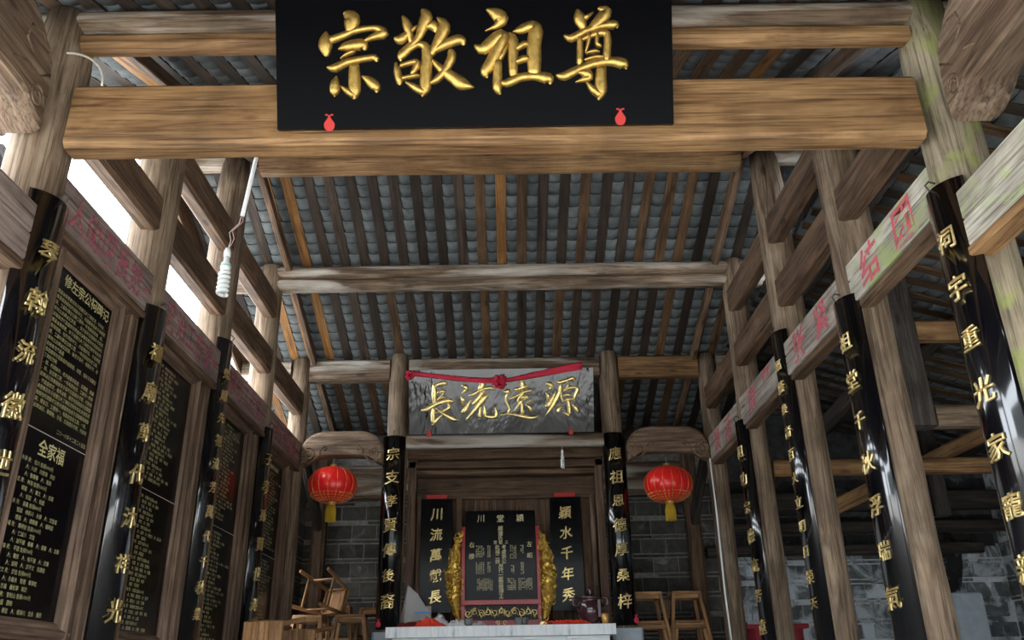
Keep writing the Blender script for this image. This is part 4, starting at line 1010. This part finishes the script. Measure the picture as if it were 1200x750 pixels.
# jar
jr = empty('incense_jar', (.73, 7.68, ZT), label='dark purple glazed incense jar with a knobbed lid at the right end of the altar', category='jar')
lathe('pot', [(.04, 0), (.075, .02), (.115, .08), (.12, .14), (.10, .19), (.09, .205), (.105, .215), (.105, .235), (.0, .24)], 'purple_glaze', T(.72, 7.68, ZT), jr)
for s in (-1, 1):
    tube('handle', [(.72+s*.10, 7.66, ZT+.15), (.72+s*.15, 7.66, ZT+.17), (.72+s*.15, 7.66, ZT+.22), (.72+s*.10, 7.66, ZT+.225)], .012, 'purple_glaze', jr)
lathe('lid_knob', [(.03, 0), (.02, .03), (.035, .05), (.02, .07), (.0, .075)], 'purple_glaze', T(.72, 7.68, ZT+.24), jr)
box('brass_ornament', .77, .80, 7.55, 7.58, ZT+.06, ZT+.20, 'purple_glaze', jr)
cu = empty('candle_cup', (.83, 7.56, ZT), label='small patterned candle cup to the right of the incense jar', category='cup')
lathe('cup', [(.022, 0), (.03, .04), (.032, .085), (.027, .085), (.024, .02), (0, .015)], 'gold_trim', T(.83, 7.56, ZT), cu, 16); lathe('wax', [(.0, .07), (.025, .07), (0, .072)], 'red_cloth', T(.83, 7.56, ZT), cu, 12)
for i, (x, lb) in enumerate(((-.33, 'low grey cup on the altar under the left side of the tablet'), (.10, 'left one of two grey cups below the tablet on the right'), (.145, 'right one of two grey cups below the tablet on the right'))):
    lathe('grey_cup', [(.022, 0), (.034, .02), (.036, .065), (.031, .065), (.028, .02), (0, .018)], 'grey_glaze', T(x, 7.56+.03*i, ZT), n=18, label=lb, category='cup')
parts = []
for i in range(40):
    x = .5+.24*(R()-.5); y = 7.58+.08*(R()-.5); a = R()*6.28; l = .03+.05*R()
    parts.append(tubeVF([(x-.5, y-7.58, .006+.02*R()), (x-.5+l*math.cos(a), y-7.58+l*math.sin(a)*.5, .02+.02*R()), (x-.5+1.6*l*math.cos(a+.4), y-7.58+l*math.sin(a), .008)], .005, 4))
V, F = merge(parts); add('firecracker_paper', newmesh('firecracker_paper', V, F, 'orange_cloth'), T(.5, 7.58, ZT), label='heap of red shredded firecracker paper left of the incense jar', category='paper', kind='stuff')
# inner plinth blocks under the altar couplets
for s in (-1, 1):
    box('column_plinth', s*1.06-.13, s*1.06+.13, YE-.12, YE+.12, 0, 1.42, 'slab', c=.02, label=f'grey plinth block under the {"left" if s<0 else "right"} altar column', category='plinth')

# ------------------------------------------------------------------ lanterns
def lantern(x, y, z, label):
    rt = empty('lantern', (x, y, z), label=label, category='lantern', group='red palace lanterns beside the altar')
    X = T(x, y, z); a, h = .232, .168; n = 96; nr = 20; V = []; F = []
    for i in range(nr+1):
        t = -PI/2+PI*(.06+.88*i/nr)
        for k in range(n):
            an = 2*PI*k/n; f = 1-.022*(1-abs(math.sin(an*8)))**1.0*math.cos(t); V.append((a*math.cos(t)**.8*f*math.cos(an), a*math.cos(t)**.8*f*math.sin(an), h*math.sin(t)))
    for i in range(nr):
        for k in range(n): l = (k+1) % n; F.append((i*n+k, i*n+l, (i+1)*n+l, (i+1)*n+k))
    add('shade', newmesh('shade', V, F, 'lantern', True), X, rt)
    pr = [(a*math.cos(t)**.8*.985, h*math.sin(t)) for t in [-PI/2+PI*(.07+.86*i/14) for i in range(15)]]
    V, F = tubeVF([(r, 0, zz) for r, zz in pr], .0022, 5); rm = newmesh('rib', V, F, 'gold_trim', True)
    for k in range(16): add('rib', rm, X @ Matrix.Rotation(2*PI*k/16, 4, 'Z'), rt)
    parts = []
    for k in range(32):   # gold cloud border round the lower third
        an = 2*PI*k/32
        for (tt, sc) in ((-.62, 1), (-.80, .8), (-.98, .6), (-1.15, .45)):
            rr = a*math.cos(tt)**.8+.003; zz = h*math.sin(tt)
            sp = spiral(0, 0, .017*sc, 1.1, k, 1, 8)
            parts.append(tubeVF([((rr)*math.cos(an+q[0]/rr), (rr)*math.sin(an+q[0]/rr), zz+q[1]*.8) for q in sp], .0026, 4))
    V, F = merge(parts); add('gold_border', newmesh('gold_border', V, F, 'gold_trim'), X, rt)
    lathe('top_cap', [(.045, .158), (.046, .165), (.032, .172), (.03, .195), (.0, .197)], 'gold_trim', X, rt)
    lathe('bottom_cap', [(.0, -.20), (.034, -.197), (.04, -.175), (.05, -.163), (.04, -.155)], 'gold_trim', X, rt)
    V, F = merge([tubeVF([(.036*math.cos(q)*f, .036*math.sin(q)*f, -.195), (.046*math.cos(q)*f, .046*math.sin(q)*f, -.25), (.045*math.cos(q+.1)*f, .045*math.sin(q+.1)*f, -.335-.012*R())], .0045, 5) for f in (1, .55) for q in [2*PI*i/26 for i in range(26)]])
    add('tassel', newmesh('tassel', V, F, 'tassel', True), X, rt)
    tube('cord', [(x, y, z+.19), (x, y, z+.26)], .003, 'cable', rt, 5)
lantern(-1.640, YE-.02, 2.742, 'red silk lantern with yellow tassel under the left crescent beam')
lantern(1.540, YE-.02, 2.700, 'red silk lantern with yellow tassel under the right crescent beam')

# ------------------------------------------------------------------ lamps and cables
def cfl(x, y, z, s, label, wire):
    rt = empty('energy_saving_bulb', (x, y, z), label=label, category='light bulb')
    pts = [(x+.034*s*math.cos(t*.5), y+.034*s*math.sin(t*.5), z+.0031*s*t) for t in range(0, 64)]
    tube('spiral_tube', [Vector(p)-Vector((0, 0, 0)) for p in pts], .0165*s, 'ceramic', rt, 7)
    X = T(x, y, z)
    lathe('lamp_body', [(.02*s, .2*s), (.036*s, .215*s), (.042*s, .24*s), (.036*s, .275*s), (.024*s, .29*s), (.022*s, .34*s), (.0, .345*s)], 'ceramic', X, rt)
    lathe('green_band', [(.043*s, .245*s), (.0425*s, .252*s)], 'green', X, rt)
    lathe('socket', [(.026*s, .335*s), (.028*s, .38*s), (.02*s, .41*s), (.0, .415*s)], 'ceramic', X, rt)
    for i, w_ in enumerate(wire): tube('wire', w_, .0028, 'pinkwire' if i else 'cable', rt, 5)
bx, by, bz = -1.538, 4.2, 2.985
cfl(bx, by, bz, .70, 'large spiral energy-saving bulb hanging by wires at the upper left', [
    [(bx, by, bz+.28), (bx+.010, by, bz+.34), (bx-.004, by, bz+.39), (bx+.045, by, bz+.45), (bx+.058, by, bz+.53)],
    [(bx+.004, by, bz+.28), (bx+.028, by, bz+.35), (bx+.012, by, bz+.40), (bx+.065, by, bz+.46), (bx+.060, by, bz+.53)]])
cfl(.545, 7.9, 2.865, .42, 'small spiral bulb hanging from the lintel right of the altar', [[(.545, 7.9, 3.035), (.546, 7.9, 3.075)], [(.546, 7.9, 3.075), (.6, 7.9, 3.082), (.74, 7.905, 3.072)]])
tube('conduit', [(bx+.058, by, bz+.50), (bx+.10, by+.02, 4.0), (bx+.115, by+.06, 4.30)], .013, 'ceramic', label='white cable conduit dropping from the hidden purlin to the big bulb', category='cable')
tube('cable_loop', [(-1.95+.19*math.sin(t*.16), YA-.15, 3.655-.19*(1-math.cos(t*.155))) for t in range(11)], .005, 'cable', label='pale double cable looped round the front left column', category='cable')
tube('cable_drop', [(1.945, YE-.09, 2.95), (1.95, YE-.10, 2.4), (1.945, YE-.10, 1.7), (1.96, YE-.11, 1.0)], .008, 'ceramic', label='white cable running down the right outer altar column', category='cable')

# ------------------------------------------------------------------ stools
def make_stool(label, group=None):
    rt = empty('stool', (0, 0, 0), label=label, category='stool')
    if group: rt['group'] = group
    h = .46; a = .135
    for i in (-1, 0, 1): box('seat_plank', -a, a, i*.09-.044, i*.09+.044, h-.024, h, 'stool', rt, c=.003)
    for sx in (-1, 1):
        for sy in (-1, 1): bar('leg', (sx*.18, sy*.18, 0), (sx*.123, sy*.123, h-.022), .032, .026, 'stool', rt, .003)
    for sy in (-1, 1):
        bar('rail', (-.15, sy*.162, .14), (.15, sy*.162, .14), .016, .03, 'stool', rt, .002)
        bar('apron', (-.11, sy*.122, h-.045), (.11, sy*.122, h-.045), .014, .04, 'stool', rt, .002)
    for sx in (-1, 1):
        bar('rail', (sx*.154, -.145, .20), (sx*.154, .145, .20), .016, .03, 'stool', rt, .002)
        bar('apron', (sx*.122, -.11, h-.045), (sx*.122, .11, h-.045), .014, .04, 'stool', rt, .002)
    return rt
proto = make_stool('x'); used = [False]
def stool(X, label, group):
    if not used[0]: used[0] = True; r = proto
    else:
        r = proto.copy(); COL.objects.link(r)
        for c in list(proto.children):
            q = c.copy(); COL.objects.link(q); q.parent = r
    r.matrix_basis = X; r['label'] = label; r['group'] = group
def zrot(a): return Matrix.Rotation(a, 4, 'Z')
ORD = ['lowest', 'second from the bottom', 'third from the bottom', 'third from the top', 'second from the top', 'topmost']
for xi, x, nm_ in ((0, 1.325, 'left'), (1, 1.695, 'right')):
    for i in range(6):
        stool(T(x+(R()-.5)*.02, 8.5+(R()-.5)*.02, .262*i) @ zrot((R()-.5)*.08), f'stool, {ORD[i]} in the {nm_} stack beside the right altar column', 'nested stools right of the altar')
# left pile
for i in range(5): stool(T(-1.84, 8.33, .285*i) @ zrot(.1-.04*i), f'stool, {ORD[i]} of the leftmost stack in the left corner', 'stools piled in the left corner')
for i in range(5): stool(T(-1.46, 8.33, .285*i) @ zrot(-.1+.04*i), f'stool, {ORD[i]} of the stack left of the altar column', 'stools piled in the left corner')
for i in range(5): stool(T(-1.70, 8.86, .315*i) @ zrot(.05), f'stool, {ORD[i]} of the back stack under the lantern', 'stools piled in the left corner')
for i in range(5): stool(T(-1.32, 8.88, .31*i) @ zrot(-.05), f'stool, {ORD[i]} of back stack half hidden by the altar column', 'stools piled in the left corner')
stool(T(-1.66, 8.52, 1.735) @ Vector((.42, .80, -.25)).to_track_quat('Z', 'X').to_matrix().to_4x4() @ T(0, 0, -.40) @ Matrix.Scale(.93, 4), 'upturned stool with its legs in the air on top of the left pile', 'stools piled in the left corner')
for i in range(4): stool(T(-1.68, 6.38, .2117*i), f'stool, {ORD[i]} of the stack beside the last donor board', 'stools piled in the left corner')
# seat boards turned toward the viewer
for i, (x, y, z, lb, npl) in enumerate(((-1.68, 6.38, 1.155, 'stool on its side by the last donor board, seat facing the viewer', 3), (-1.68, 7.43, 1.155, 'second overturned stool lower and right of the first, seat toward the viewer', 2))):
    stool(T(x, y+.23, z+.12) @ Matrix.Rotation(PI/2, 4, 'X') @ zrot(PI/2), lb, 'overturned stools near the last donor board')
for i in range(4): stool(T(-1.68, 7.45, .2117*i), f'stool, {ORD[i]} of the low stack before the left corner pile', 'stools piled in the left corner')

# ------------------------------------------------------------------ neighbouring eave seen through the left gap
ne = empty('neighbour_eave', (-3.6, 4.5, 4.0), label='dark tiled eave of the next building at the far left edge', category='roof')
bar('pole', (-4.3, 4.5, 4.42), (-3.22, 4.5, 4.36), .12, .12, 'frame', ne, prof=roundprof(.07, 12), smooth=True)
Vt, Ft = tile_me(.1, .04, .22, .012)
for i in range(6):
    add('tile', newmesh('tile', Vt, Ft, 'tile', True), T(-3.30-.16*i, 4.42, 4.24-.01*i) @ Matrix.Rotation(-.5, 4, 'X'), ne)
box('fascia', -4.3, -3.22, 4.55, 4.62, 3.86, 4.26, 'sooty', ne)
